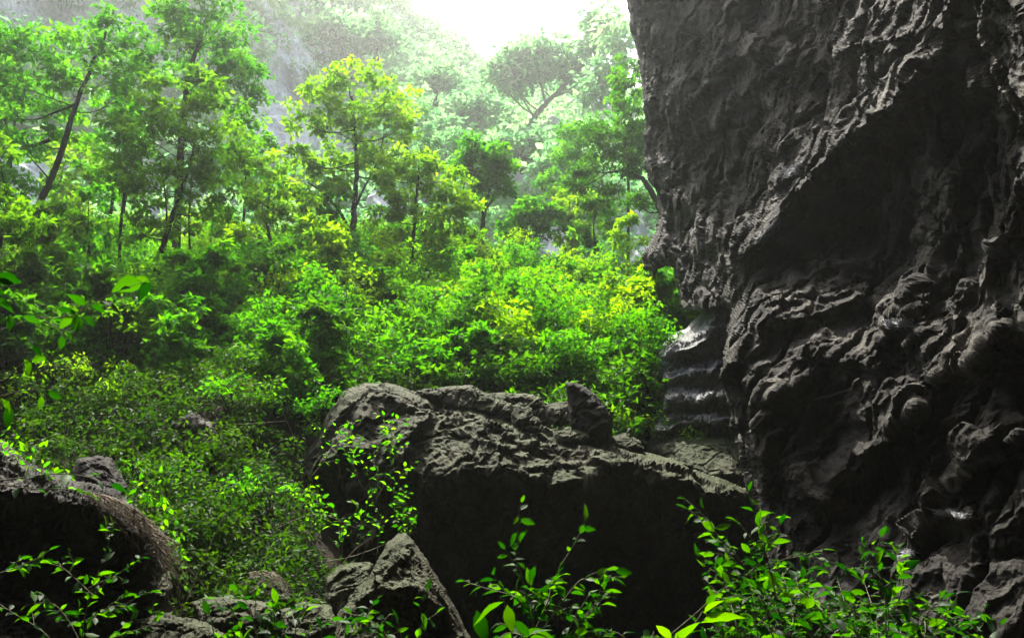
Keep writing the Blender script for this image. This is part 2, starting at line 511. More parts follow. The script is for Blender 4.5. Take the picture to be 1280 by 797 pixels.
# far gorge wall: a steep broken slope of pale limestone
def wall_pt(x, t):
    H = 31 + 38 * (1 / (1 + np.exp((x + 14) / 5.0))) + 3.0 * np.sin(x * .21 + 1) + 1.6 * np.sin(x * .63)
    H = H + 10 * np.clip((x - 14) / 12, 0, 1.5)
    y = 40 + 46 * t - .30 * np.clip(-x - 8, 0, 60) * (1 - .2 * t)
    z = 9.5 + H * t ** 1.12
    return np.stack([x, y, z], -1)


wx = np.linspace(-95, 75, 420); wt = np.linspace(-.12, 1.0, 330)
WX, WT = np.meshgrid(wx, wt)
Pw = wall_pt(WX, np.maximum(WT, 0)).reshape(-1, 3)
Pw[:, 2] += np.minimum(WT, 0).ravel() * 60
dw = 2.6 * facets(Pw * [.16, .16, .1], 101, .9) + 1.0 * facets(Pw * [.42, .42, .25], 103) + 1.1 * (ridged(Pw * [.2, .2, .12], 5, 105) - .5) + .25 * fbm(Pw * 1.2, 3, 107)
nw = norm(np.array([0, -.75, .65]))
Pw2 = Pw + nw * dw[:, None]
nback = len(Pw2)
nxw, nyw = len(wx), len(wt)
top = Pw2.reshape(nyw, nxw, 3)[-1].copy()
b1 = top + [0, 18, 1.5]; b1[:, 2] += np.random.default_rng(3).normal(size=nxw) * .5
b2 = b1.copy(); b2[:, 1] += 60; b2[:, 2] -= 6
Vw = np.vstack([Pw2, b1, b2]) * 1.4
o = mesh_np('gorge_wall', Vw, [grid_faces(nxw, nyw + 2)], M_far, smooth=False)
tag(o, kind='structure')

# ---------------------------------------------------------------- unseen cave shell over and behind the camera, shaped to block sky and sun
def cave():
    na, nv = 110, 110
    a = np.linspace(-.2, pi + .2, na); yy = np.linspace(-16, 14.5, nv)
    A_, Y_ = np.meshgrid(a, yy)
    xe = 1 + 15 * np.cos(A_)
    Y_ = np.where(Y_ > 0, Y_ / 14.5 * (7.5 + 5.0 / (1 + np.exp(-(xe - 3.2) / .7))), Y_)  # lip reaches further on the right to keep sun off that side of the cliff
    def shell(rx, rz, sd, back):
        f = np.sqrt(np.clip(1 - np.clip(-Y_ / back, 0, 1) ** 3, 0.0, 1))
        P = np.stack([1 + rx * f * np.cos(A_), np.maximum(Y_, -back), -2.5 + rz * f * np.sin(A_)], -1).reshape(-1, 3)
        P[:, 1] += (1.6 * fbm(P * [.25, 0, .25], 3, sd + 9)) * (Y_.ravel() > 7)
        n = norm((P - [1, 0, -2.5]) * [1, .2, 1])
        return P + n * (1.0 * facets(P / 3.0, sd) + .5 * fbm(P / 1.5, 4, sd + 3))[:, None]
    A = shell(15, 13.5, 201, 16); B = shell(18, 16, 205, 18)
    q = grid_faces(na, nv); n = len(A)
    from collections import Counter
    ed = set()
    for f in q.tolist():
        for k in range(4): ed.add((f[k], f[(k + 1) % 4]))
    side = [[a_, b_, b_ + n, a_ + n] for (a_, b_) in ed if (b_, a_) not in ed]
    o = mesh_np('cave_ceiling', np.vstack([A, B]), [q, q[:, ::-1] + n, np.array(side)], M_cliff, smooth=False)
    tag(o, kind='structure')


cave()

# ---------------------------------------------------------------- right cliff
W = lambda *p: list(p)
cliff_out = [(768, -340), (776, -120), (782, 0), (787, 40), (796, 90), (804, 150), (808, 200), (818, 242), (822, 272), (812, 300),
             (801, 322), (803, 338), (811, 338), (816, 354), (823, 338), (838, 334), (846, 352), (853, 384), (880, 388), (911, 384),
             (905, 430), (906, 480), (914, 520), (922, 560), (931, 600), (947, 640), (962, 700), (975, 780), (985, 940), (1560, 940), (1560, -340)]
cliff_ctrl = [(785, 0, 15), (800, 110, 15.2), (820, 240, 15.6), (850, 370, 15.6), (870, 40, 14), (900, 150, 13.3), (900, 300, 13.6), (950, 280, 12.4),
              (905, 430, 11.8), (930, 600, 10.8), (960, 500, 11.2), (1000, 50, 12.2), (1040, 180, 11.2), (1110, 300, 11.2), (1000, 330, 11.3), (1060, 450, 11.0),
              (1000, 550, 10.6), (1060, 600, 10.6), (1170, 60, 9.2), (1240, 150, 8.6), (1200, 300, 9.0), (1280, 300, 8.3), (1290, 20, 7.2), (1290, -150, 6.0), (1150, 450, 9.6), (1280, 500, 8.5),
              (1100, 650, 9.4), (1280, 700, 7.6), (1200, 797, 7.7), (1000, 700, 9.8), (1540, 400, 6), (1540, -300, 4.6), (1100, -300, 13.2), (850, -300, 15.4),
              (1540, 900, 6.5), (1100, 900, 9), (980, 900, 9.5)]
RD = lambda line, A=.5, w1=55, w2=7, w3=80, rec=.5: (line, A, w1, w2, w3, rec)
cliff_ridges = [
    RD([(908, 350), (925, 325), (950, 295), (985, 255), (1012, 225), (1045, 190), (1068, 165), (1090, 148), (1112, 138), (1140, 98), (1176, 66)], 1.1, 60, 9, 150, .75),
    RD([(1032, 72), (1070, 56), (1120, 48), (1178, 36)], .5, 30, 5, 60, .7),
    RD([(975, 205), (985, 165), (1000, 120), (1020, 90), (1040, 75)], .45, 45, 8, 60, .5),
    RD([(832, 172), (850, 150), (862, 122), (890, 100), (920, 75), (950, 62), (965, 50)], .6, 60, 7, 60, .8),
    RD([(896, 180), (902, 140), (925, 118), (960, 95), (985, 70), (995, 40)], .5, 40, 8, 70, .5),
    RD([(936, 416), (965, 404), (1000, 394), (1040, 385), (1100, 360)], .5, 28, 7, 60, .6),
    RD([(1090, 470), (1100, 425), (1118, 402), (1165, 396)], .5, 60, 8, 70, .5),
    RD([(1128, 440), (1148, 418), (1195, 398), (1210, 380)], .35, 35, 6, 50, .6),
    RD([(1160, 480), (1188, 458), (1215, 455), (1258, 402)], .45, 45, 7, 60, .6),
    RD([(1015, 650), (1045, 610), (1080, 570), (1105, 545), (1130, 522), (1170, 500)], .7, 70, 10, 60, .5),
    RD([(1120, 680), (1150, 652), (1180, 640), (1220, 645)], .3, 30, 6, 50, .5),
    RD([(1010, 20), (1030, 10), (1042, -60)], .4, 30, 8, 50, .5),
    RD([(1172, 210), (1176, 120), (1178, 50), (1190, -40)], .45, 22, 8, 50, .8),
    RD([(1200, 300), (1190, 250), (1172, 205), (1165, 150)], .3, 22, 8, 50, .5),
    RD([(1130, 330), (1160, 290), (1180, 260), (1210, 190), (1240, 170)], .35, 40, 8, 60, .5),
    RD([(1215, 380), (1235, 330), (1262, 290), (1280, 230), (1300, 200)], .5, 50, 8, 60, .5),
    RD([(830, 290), (845, 265), (870, 240), (905, 235)], .35, 40, 7, 50, .6),
    RD([(822, 215), (840, 200), (868, 192), (890, 210)], .3, 25, 7, 40, .6),
    RD([(850, 352), (868, 322), (890, 305), (912, 290)], .3, 30, 7, 40, .6),
    RD([(930, 540), (960, 500), (1000, 480), (1040, 440)], .25, 40, 8, 60, .5),
    RD([(1180, 620), (1210, 580), (1240, 560), (1290, 540)], .35, 50, 8, 60, .5),
    RD([(800, 70), (830, 90), (870, 100), (880, 40)], -.25, 30, 20, 30, .2),
]
gx = np.concatenate([np.arange(764, 1290, 1.45), np.arange(1292, 1566, 6)])
gy = np.concatenate([np.arange(-346, -12, 6), np.arange(-10, 806, 1.45), np.arange(808, 946, 6)])
cliff_ctrl = [(a, b, c + .55 * max(c - 7, 0) * min(1, max(0, (460 - b) / 200))) for a, b, c in cliff_ctrl]
cliff_ridges = [(l, A * (1.35 if A > .9 else 1.0), a * 1.15, b * 1.5, c * 1.1, r * .5) for (l, A, a, b, c, r) in cliff_ridges]
cl = relief_rock('cliff', cliff_out, cliff_ctrl, M_cliff, step=1.45, ridges=cliff_ridges, bulge=.9, R=45, thick=3.5,
                 amps=(.24, .12, .06, .018), scales=(1.5, .5, .6, .085), xs=gx, ys=gy, rough=2.0, seed=3, dip=38, warp=6)
tag(cl, 'towering dark overhanging cliff of ridged brown-grey rock filling the right side', 'cliff')

# ---------------------------------------------------------------- outcrop behind the big boulder
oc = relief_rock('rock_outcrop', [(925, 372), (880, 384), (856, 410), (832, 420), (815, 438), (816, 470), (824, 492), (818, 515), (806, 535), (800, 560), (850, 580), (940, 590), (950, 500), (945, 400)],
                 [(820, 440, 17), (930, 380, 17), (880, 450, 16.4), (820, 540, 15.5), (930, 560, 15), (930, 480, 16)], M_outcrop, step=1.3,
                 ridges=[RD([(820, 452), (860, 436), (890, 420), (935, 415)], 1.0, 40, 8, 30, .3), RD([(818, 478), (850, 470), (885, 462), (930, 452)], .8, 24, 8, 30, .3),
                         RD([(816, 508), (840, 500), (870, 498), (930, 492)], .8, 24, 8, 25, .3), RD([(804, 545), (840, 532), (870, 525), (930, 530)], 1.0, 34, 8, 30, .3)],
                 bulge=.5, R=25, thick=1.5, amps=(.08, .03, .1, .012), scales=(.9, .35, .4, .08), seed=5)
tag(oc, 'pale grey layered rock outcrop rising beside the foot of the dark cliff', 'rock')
oc2 = relief_rock('flat_boulder', [(806, 552), (830, 545), (870, 541), (910, 546), (930, 565), (940, 600), (925, 615), (880, 606), (840, 590), (808, 570)],
                  [(806, 552, 14.6), (930, 560, 14.2), (870, 600, 13.4), (925, 610, 13.4)], M_boulder, step=1.3,
                  ridges=[RD([(815, 565), (850, 580), (890, 590), (930, 595)], .25, 25, 5, 20, .5)], bulge=.5, R=24, thick=1.2,
                  amps=(.06, .03, .03, .008), scales=(.8, .3, .3, .07), seed=6)
tag(oc2, 'low smooth grey boulder wedged between the outcrop and the right end of the huge boulder', 'boulder')

# ---------------------------------------------------------------- main boulder
b_out = [(368, 592), (374, 570), (395, 545), (408, 515), (428, 489), (455, 480), (488, 481), (520, 489), (560, 498), (600, 509), (640, 519), (700, 540),
         (760, 552), (820, 569), (870, 587), (905, 599), (938, 612), (945, 660), (935, 720), (900, 790), (850, 840), (560, 840), (500, 770), (450, 740), (395, 730), (372, 680)]
b_ctrl = [(400, 540, 12.6), (455, 485, 13), (560, 498, 13.2), (700, 540, 13), (820, 570, 12.8), (930, 615, 12.4), (380, 640, 12.4), (470, 620, 11.9), (560, 600, 11.6),
          (650, 600, 11.6), (760, 600, 11.7), (880, 620, 11.9), (600, 700, 11.9), (750, 700, 12.1), (880, 720, 12.2), (480, 740, 11.4), (600, 830, 11.6), (850, 830, 12)]
b_r = [RD([(500, 615), (522, 592), (561, 588), (600, 580), (641, 582), (688, 604), (763, 583), (805, 596), (866, 600), (905, 622), (930, 640)], .7, 48, 60, 140, .5),
       RD([(405, 560), (420, 525), (445, 500), (480, 492), (520, 510)], .15, 30, 12, 40, .5),
       RD([(470, 640), (490, 590), (505, 560), (520, 530), (550, 515)], .45, 60, 9, 50, .4),
       RD([(380, 610), (400, 580), (430, 560), (470, 560)], .4, 30, 8, 60, .6),
       RD([(560, 540), (600, 545), (650, 560), (700, 556), (760, 575), (820, 585), (880, 606)], .22, 28, 7, 24, .4),
       RD([(440, 700), (470, 670), (500, 650), (540, 640)], .4, 40, 9, 50, .6)]
mb = relief_rock('boulder', b_out, b_ctrl, M_boulder, step=1.5, ridges=b_r, bulge=.3, R=60, thick=2.6, amps=(.2, .06, .06, .018),
                 scales=(1.3, .4, .45, .08), seed=9, rough=1.6, dip=15, warp=10)
tag(mb, 'huge dark grey boulder in the middle with a sunlit top edge and black underside', 'boulder')

small = [
    ('rock_slab', 'long flat grey slab, leftmost of the stones lying on top of the huge boulder', [(519, 488), (545, 484), (575, 480), (592, 482), (606, 491), (640, 505), (644, 522), (618, 521), (560, 508)], 12.9, .5),
    ('rock_slab', 'brown-grey slab with a pale flat top lying in the middle of the stones on the boulder', [(604, 491), (650, 490), (668, 492), (682, 506), (690, 530), (665, 538), (640, 524), (612, 512)], 12.95, .4),
    ('rock', 'small pointed stone leaning in front of the flat slabs on the boulder', [(640, 507), (650, 502), (664, 512), (684, 541), (660, 540), (641, 530)], 12.3, .3),
    ('rock', 'small dark stone squeezed between the pale slab and the upright rock', [(682, 505), (709, 503), (712, 528), (700, 534), (686, 524)], 12.6, .3),
    ('standing_rock', 'dark upright wedge-shaped rock with a pale left face, rightmost of the stones on the boulder', [(706, 478), (715, 477), (726, 482), (744, 493), (758, 506), (765, 530), (764, 556), (750, 556), (730, 548), (712, 532), (709, 502)], 12.4, .55),
    ('rock', 'small low stone at the foot of the upright rock on the boulder', [(690, 537), (712, 533), (735, 541), (736, 552), (712, 549)], 12.1, .25),
    ('rock', 'flat dark stone just right of the upright rock, above the boulder slope', [(764, 548), (780, 543), (800, 549), (806, 560), (785, 562), (766, 558)], 12.6, .25),
    ('rock', 'dark wedge-shaped rock lying among the bushes at mid height of the slope', [(508, 386), (525, 372), (541, 364), (546, 380), (542, 402), (515, 404)], 21.0, .8),
    ('rock', 'dark rock added for the shadowy gap in the bushes directly above the boulder slabs', [(626, 462), (640, 456), (655, 466), (656, 488), (628, 490)], 16.0, .5),  # added rock, fills what is only a deep dark gap between bushes
    ('rock', 'dark grey rock between the bright bush and the pale outcrop', [(788, 500), (800, 490), (818, 492), (822, 520), (806, 540), (790, 532)], 15.6, .5),
    ('rock', 'dark rock added for the black hole in the undergrowth left of the boulder', [(214, 528), (240, 515), (268, 530), (276, 556), (262, 578), (225, 575)], 11.6, .5),  # added dark body where the undergrowth just opens into a shadowed hole
]
for k, (nm, lb, ol, dd, bl) in enumerate(small):
    a = np.array(ol, float); cx, cy = a.mean(0); w = np.ptp(a[:, 0]) ; top_, bot = a[:, 1].min(), a[:, 1].max()
    o = relief_rock(nm, ol, [(cx, top_, dd + .25), (cx - w / 2, cy, dd), (cx + w / 2, cy, dd), (cx, bot, dd - .15)], M_boulder if k not in (4, 8, 10) else M_cliff, step=1.0, bulge=bl * .45, R=7,
                    thick=bl, amps=(.16, .05, .03, .008), scales=(.45, .22, .2, .06), seed=20 + k, rough=.5)
    tag(o, lb, 'rock')

# foreground rocks
fr = relief_rock('pointed_rock', [(497, 668), (508, 665), (520, 678), (532, 695), (545, 716), (558, 736), (572, 765), (590, 800), (600, 840), (415, 840), (420, 790), (424, 768), (445, 742), (462, 722), (476, 695), (486, 678)],
                 [(500, 670, 8.0), (440, 760, 7.6), (570, 770, 7.6), (500, 760, 7.0), (500, 830, 6.8)], M_boulder, step=1.2,
                 ridges=[RD([(430, 770), (455, 745), (480, 735), (520, 735), (555, 760), (575, 800)], .35, 60, 7, 60, .7), RD([(470, 715), (500, 700), (525, 705)], .1, 20, 6, 30, .4)], bulge=.35, R=30, thick=1.0,
                 amps=(.05, .015, .07, .01), scales=(.6, .22, .3, .06), seed=41, rough=1.2, dip=-20)
tag(fr, 'pointed brown-grey rock with a sunlit peak at the bottom in front of the boulder', 'rock')
fr2 = relief_rock('rock', [(408, 722), (425, 706), (445, 702), (466, 704), (470, 730), (450, 755), (420, 770), (405, 748)], [(430, 705, 8.6), (430, 760, 8.2), (466, 730, 8.4)], M_boulder, step=1.2,
                  bulge=.3, R=20, thick=.6, amps=(.05, .03, .05, .01), scales=(.5, .2, .25, .06), seed=42)
tag(fr2, 'low rounded rock leaning against the left side of the pointed rock', 'rock')
ll = relief_rock('ledge_rock', [(-160, 520), (-60, 530), (0, 548), (30, 572), (70, 590), (110, 602), (150, 616), (176, 640), (192, 660), (204, 690), (211, 720), (206, 760), (190, 800), (180, 860), (-160, 860)],
                 [(-100, 540, 6.2), (20, 570, 7.2), (120, 605, 7.6), (200, 680, 7.6), (205, 760, 7.5), (60, 640, 6.8), (120, 700, 7.2), (0, 700, 6.2), (-120, 800, 5.2), (150, 800, 7.0)], M_cliff, step=1.4,
                 ridges=[RD([(-120, 600), (0, 612), (60, 622), (100, 630), (140, 645), (175, 680), (190, 730)], .5, 24, 14, 90, .9), RD([(120, 690), (150, 680), (175, 720), (180, 780)], .3, 30, 9, 40, .4)],
                 bulge=.3, R=30, thick=2.0, amps=(.08, .025, .09, .012), scales=(.7, .3, .35, .07), seed=43, rough=1.6, dip=50)
tag(ll, 'dark overhanging earth and rock ledge draped with roots in the lower left corner', 'rock')
lb_ = relief_rock('boulder', [(92, 590), (98, 575), (120, 571), (138, 574), (150, 590), (160, 608), (150, 622), (120, 615), (98, 606)], [(95, 590, 8.6), (155, 605, 8.6), (125, 572, 8.8)], M_cliff, step=1.1,
                  bulge=.35, R=18, thick=.6, amps=(.07, .03, .03, .01), scales=(.5, .2, .2, .06), seed=44)
tag(lb_, 'small black boulder sitting on top of the root-covered ledge at lower left', 'boulder')
for k, (lb, ol, dd) in enumerate([
    ('broad brown stone on the ground right of the root-covered ledge', [(238, 752), (262, 745), (300, 748), (338, 752), (342, 775), (300, 786), (250, 782)], 7.4),
    ('flat pale stone at the very bottom edge below the broad brown stone', [(170, 775), (210, 768), (250, 776), (285, 792), (280, 815), (180, 815)], 6.6),
    ('rounded stone with dry roots hanging over it between the ledge and the small rounded rock', [(300, 728), (318, 714), (342, 714), (362, 732), (366, 752), (330, 756), (302, 748)], 8.6),
    ('small lumpy stone standing at the foot of the root-covered ledge', [(188, 728), (196, 714), (210, 716), (216, 734), (206, 748), (190, 744)], 7.3),
    ('dark low stone in the shade left of the pointed rock bottom', [(350, 762), (380, 752), (415, 760), (425, 785), (390, 800), (352, 795)], 7.6)]):
    a = np.array(ol, float); cx, cy = a.mean(0)
    o = relief_rock('stone', ol, [(cx, a[:, 1].min(), dd + .3), (a[:, 0].min(), cy, dd), (a[:, 0].max(), cy, dd), (cx, a[:, 1].max(), dd - .2)], M_boulder, step=1.2, bulge=.16, R=9,
                    thick=.5, amps=(.05, .03, .04, .008), scales=(.4, .2, .2, .05), seed=60 + k, rough=.8)
    tag(o, lb, 'stone')

# ---------------------------------------------------------------- trees
def tree(name, label, base, trunk, blobs, leafm, depth, leaf=.13, per=34, dens=1.0, tr=.11, bark=M_bark, seed=0, extra=(), cat='tree', trunk_pts=None):
    """base (px,py); trunk [(px,py)...]; blobs [(px,py,rx,ry,ddepth)]"""
    rng = np.random.default_rng(1000 + seed)
    b = at(*base, depth); gz = float(ground_h(np.array([b[0]]), np.array([min(b[1], 31)]))[0])
    root = empty(name, (b[0], b[1], min(gz, b[2]) if depth < 40 else b[2]), label, cat)
    T = Tubes()
    m = len(trunk)
    tp = [np.array(root.location)] + [at(p[0], p[1], depth + .25 * sin(i * 1.7 + seed)) for i, p in enumerate(trunk)]
    tp = catmull(tp, 7); tp += rng.normal(size=tp.shape) * tr * .12
    T.add(tp, tr * 1.25, tr * .3, 8, .06)
    for line, r in extra:
        pts = catmull([at(p[0], p[1], depth + (p[2] if len(p) > 2 else 0)) for p in line], 6)
        T.add(pts, r, r * .35, 6, .05)
    cen = []; rad = []; px2m = depth / F
    for (px, py, rx, ry, dz) in blobs:
        c = at(px, py, depth + dz); R = np.array([rx, (rx + ry) / 2, ry]) * px2m
        n = max(6, int(dens * 34.0 * (R[0] * R[2])))
        u = norm(rng.normal(size=(n, 3))) * (rng.random((n, 1)) ** .4)
        pts = c + u * R
        cen.append(pts); rad.append(rng.uniform(.55, 1.2, n) * .36 * max(1, leaf / .13) * np.clip(min(rx, ry) * px2m / .7, .45, 1.3))
        # limb from trunk to blob centre, then twigs to some clumps
        dist = np.linalg.norm(tp - c, axis=1) + 1.2 * np.maximum(0, tp[:, 2] - c[2] + R[2] * .4)
        j = int(np.argmin(dist)); s = tp[max(0, j - 1)]
        mid = (s + c) / 2 + np.array([0, 0, -.12]) * np.linalg.norm(c - s) + rng.normal(size=3) * .08
        limb = catmull([s, mid, c], 5); r0 = tr * .38 * (1 - .5 * j / len(tp))
        T.add(limb, r0, r0 * .35, 5, .05)
        for p in pts[rng.permutation(n)[:max(3, n // 3)]]:
            st = limb[rng.integers(3, len(limb))]
            T.add(catmull([st, (st + p) / 2 + rng.normal(size=3) * .07, p], 3), r0 * .35, r0 * .1, 4)
    cen = np.vstack(cen); rad = np.concatenate(rad)
    if bark is not None: T.build('trunk', bark, root)
    V, Tt, ti = clump_leaves(cen, rad * .85, int(per * 1.15), leaf * 1.4, .5, rng)
    make_leaf_mesh('crown', V, Tt, ti, leafm, root)
    return root


tree('broadleaf_tree', 'tall airy tree with a long dark trunk leaning right at the far left', (38, 300), [(46, 268), (62, 228), (78, 185), (92, 140), (106, 102), (122, 66), (133, 40)],
     [(120, 45, 60, 32, 0), (60, 70, 55, 38, .5), (150, 80, 45, 35, -.5), (30, 110, 50, 40, 0), (90, 120, 45, 32, .8), (150, 125, 35, 25, 0), (20, 50, 45, 30, .5), (45, 170, 45, 22, 0), (170, 55, 25, 22, 0)],
     L_mid, 21, .12, 30, .8, .085, seed=1, extra=[([(62, 175), (42, 182), (20, 178), (-10, 176)], .05), ([(96, 130), (70, 140), (42, 150), (10, 146)], .035), ([(60, 222), (45, 205), (30, 190), (12, 178)], .025)])
tree('broadleaf_tree', 'tallest tree of the left group whose dense crown reaches the top edge', (222, 300), [(226, 200), (232, 120), (240, 80), (250, 50), (258, 20)],
     [(250, 20, 50, 35, 0), (225, 55, 28, 30, 0), (285, 50, 38, 36, .5), (300, 95, 32, 36, 0), (265, 95, 40, 30, -.4), (240, -20, 45, 30, 0), (310, 140, 28, 32, 0), (215, 15, 22, 22, 0)],
     L_mid, 24, .13, 32, .8, .1, seed=2)
tree('broadleaf_tree', 'dense dark olive tree with a bushy crown and several thin stems left of centre', (188, 385), [(196, 340), (206, 300), (218, 262), (232, 225), (244, 180)],
     [(240, 110, 45, 26, 0), (190, 125, 38, 28, 0), (275, 150, 42, 38, .3), (215, 165, 50, 36, -.3), (165, 160, 35, 32, .3), (290, 200, 36, 36, 0), (235, 215, 48, 36, 0), (180, 220, 42, 40, 0), (265, 255, 36, 30, .3), (210, 275, 36, 28, 0), (165, 280, 30, 34, 0), (150, 205, 26, 30, 0)],
     L_olive, 19.5, .11, 34, .92, .07, seed=3, extra=[([(190, 385), (205, 320), (208, 260), (200, 200)], .04), ([(150, 360), (150, 300), (156, 240), (170, 190)], .05), ([(240, 340), (236, 280), (240, 220)], .03)])
tree('broadleaf_tree', 'bright yellow-green tree with an upright forked dark trunk in the centre', (441, 368), [(442, 330), (441, 290), (443, 255), (446, 215), (444, 170), (440, 120)],
     [(440, 95, 42, 22, 0), (395, 120, 34, 26, 0), (485, 125, 38, 28, .3), (380, 155, 30, 18, 0), (430, 140, 40, 24, -.3), (500, 160, 26, 26, 0), (445, 185, 44, 24, 0), (400, 200, 36, 24, .3), (480, 205, 30, 22, 0), (375, 190, 26, 14, 0), (420, 230, 34, 16, 0)],
     L_yel, 26, .14, 32, .85, .12, seed=4, extra=[([(441, 300), (432, 278), (420, 258), (402, 240), (385, 228)], .07), ([(443, 262), (455, 235), (470, 205), (480, 170)], .05)])
tree('broadleaf_tree', 'bright green slender tree with a thin curved dark trunk right of the forked tree', (503, 400), [(507, 360), (514, 318), (519, 275), (522, 232), (524, 205)],
     [(525, 205, 40, 22, 0), (480, 215, 30, 20, 0), (560, 225, 32, 26, .3), (510, 245, 36, 24, 0), (555, 265, 34, 26, 0), (478, 262, 28, 26, 0), (585, 255, 20, 24, 0), (530, 290, 34, 22, 0), (575, 300, 26, 18, 0), (490, 305, 24, 20, 0)],
     L_yel, 24, .13, 34, .95, .075, seed=5)
tree('broadleaf_tree', 'mid green tree with a forked trunk and rounded crown above the rocky gap', (600, 350), [(602, 318), (603, 285), (606, 262), (612, 240), (618, 215)],
     [(600, 190, 30, 20, 0), (628, 205, 24, 22, 0), (580, 210, 20, 18, 0), (610, 228, 30, 18, 0), (632, 235, 12, 12, 0)],
     L_mid, 31, .16, 36, 1.2, .11, seed=6, extra=[([(604, 268), (596, 250), (590, 225)], .05), ([(606, 262), (622, 244), (636, 238)], .045)])
tree('broadleaf_tree', 'small round-crowned green tree standing in front of the pale rock, right of centre', (656, 345), [(656, 325), (657, 300), (660, 275)],
     [(665, 262, 32, 16, 0), (645, 285, 22, 16, 0), (682, 280, 22, 16, 0), (660, 305, 26, 14, 0), (690, 262, 14, 12, 0)], L_mid, 33, .16, 36, 1.2, .08, seed=7)
tree('broadleaf_tree', 'thin-stemmed young tree with sparse light leaves near the hanging rock tooth', (743, 350), [(743, 330), (744, 305), (742, 285), (745, 265)],
     [(745, 262, 26, 12, 0), (722, 282, 18, 12, 0), (765, 285, 18, 12, 0), (742, 305, 16, 10, 0)], L_mid, 30, .14, 32, 1.0, .05, seed=8)
tree('broadleaf_tree', 'arching tree with drooping grey-green foliage beside the edge of the cliff', (835, 330), [(830, 280), (815, 240), (800, 222), (778, 214), (758, 216)],
     [(760, 170, 36, 26, 0), (795, 150, 24, 30, 0), (740, 205, 30, 20, 0), (780, 205, 26, 22, 0), (800, 190, 22, 30, .5), (765, 245, 26, 18, 0), (795, 255, 18, 18, 0), (780, 110, 18, 26, 0), (725, 235, 18, 14, 0)],
     L_deep, 31, .16, 30, .75, .13, seed=9)
tree('broadleaf_tree', 'bright lime green low tree between the olive tree and the forked tree', (335, 390), [(336, 350), (338, 310), (334, 270), (338, 235)],
     [(340, 215, 36, 22, 0), (312, 240, 30, 24, 0), (365, 250, 34, 24, .3), (330, 275, 40, 22, 0), (375, 290, 30, 20, 0), (300, 285, 24, 24, 0)],
     L_yel, 22, .12, 34, .9, .06, seed=10)
tree('broadleaf_tree', 'dark bushy tree cut by the left edge below the leaning trunk', (-15, 400), [(-10, 350), (0, 300), (8, 260)],
     [(0, 225, 38, 28, 0), (25, 275, 34, 30, 0), (-10, 300, 44, 34, 0), (20, 325, 36, 26, 0), (-5, 180, 30, 24, .5)], L_olive, 15, .1, 36, 1.2, .07, seed=11)
tree('broadleaf_tree', 'fresh green small tree right behind the leaning trunk at left', (108, 370), [(110, 330), (112, 295), (110, 270)],
     [(105, 262, 28, 22, 0), (130, 285, 26, 24, 0), (92, 292, 22, 22, 0), (115, 318, 30, 20, 0), (120, 240, 20, 16, 0)], L_mid, 20, .11, 34, 1.0, .05, seed=12)
tree('broadleaf_tree', 'lime green sapling at the foot of the pale rock patch behind the central trees', (560, 380), [(562, 350), (564, 325)],
     [(560, 320, 30, 16, 0), (585, 335, 26, 16, 0), (545, 345, 26, 16, 0)], L_yel, 27, .14, 34, 1.0, .05, seed=13)
tree('broadleaf_tree', 'small round dark green tree in the middle of the bright shrubs at right', (735, 400), [(735, 385), (736, 365)],
     [(735, 352, 24, 16, 0), (718, 368, 20, 14, 0), (752, 368, 20, 16, 0)], L_deep, 26, .14, 40, 1.5, .05, seed=14)
tree('broadleaf_tree', 'light green feathery tree directly left of the hanging rock tooth', (785, 370), [(785, 345), (784, 318)],
     [(785, 300, 24, 18, 0), (765, 325, 24, 16, 0), (800, 330, 18, 20, 0), (788, 275, 16, 14, 0)], L_yel, 27, .14, 30, .9, .05, seed=15)
tree('broadleaf_tree', 'airy small tree filling the gap between the leaning trunk and the olive tree', (135, 300), [(140, 250), (148, 205), (150, 170)],
     [(150, 150, 26, 22, 0), (132, 180, 26, 24, 0), (118, 215, 24, 20, 0), (160, 190, 18, 18, 0)], L_mid, 25, .13, 26, .7, .05, seed=16)
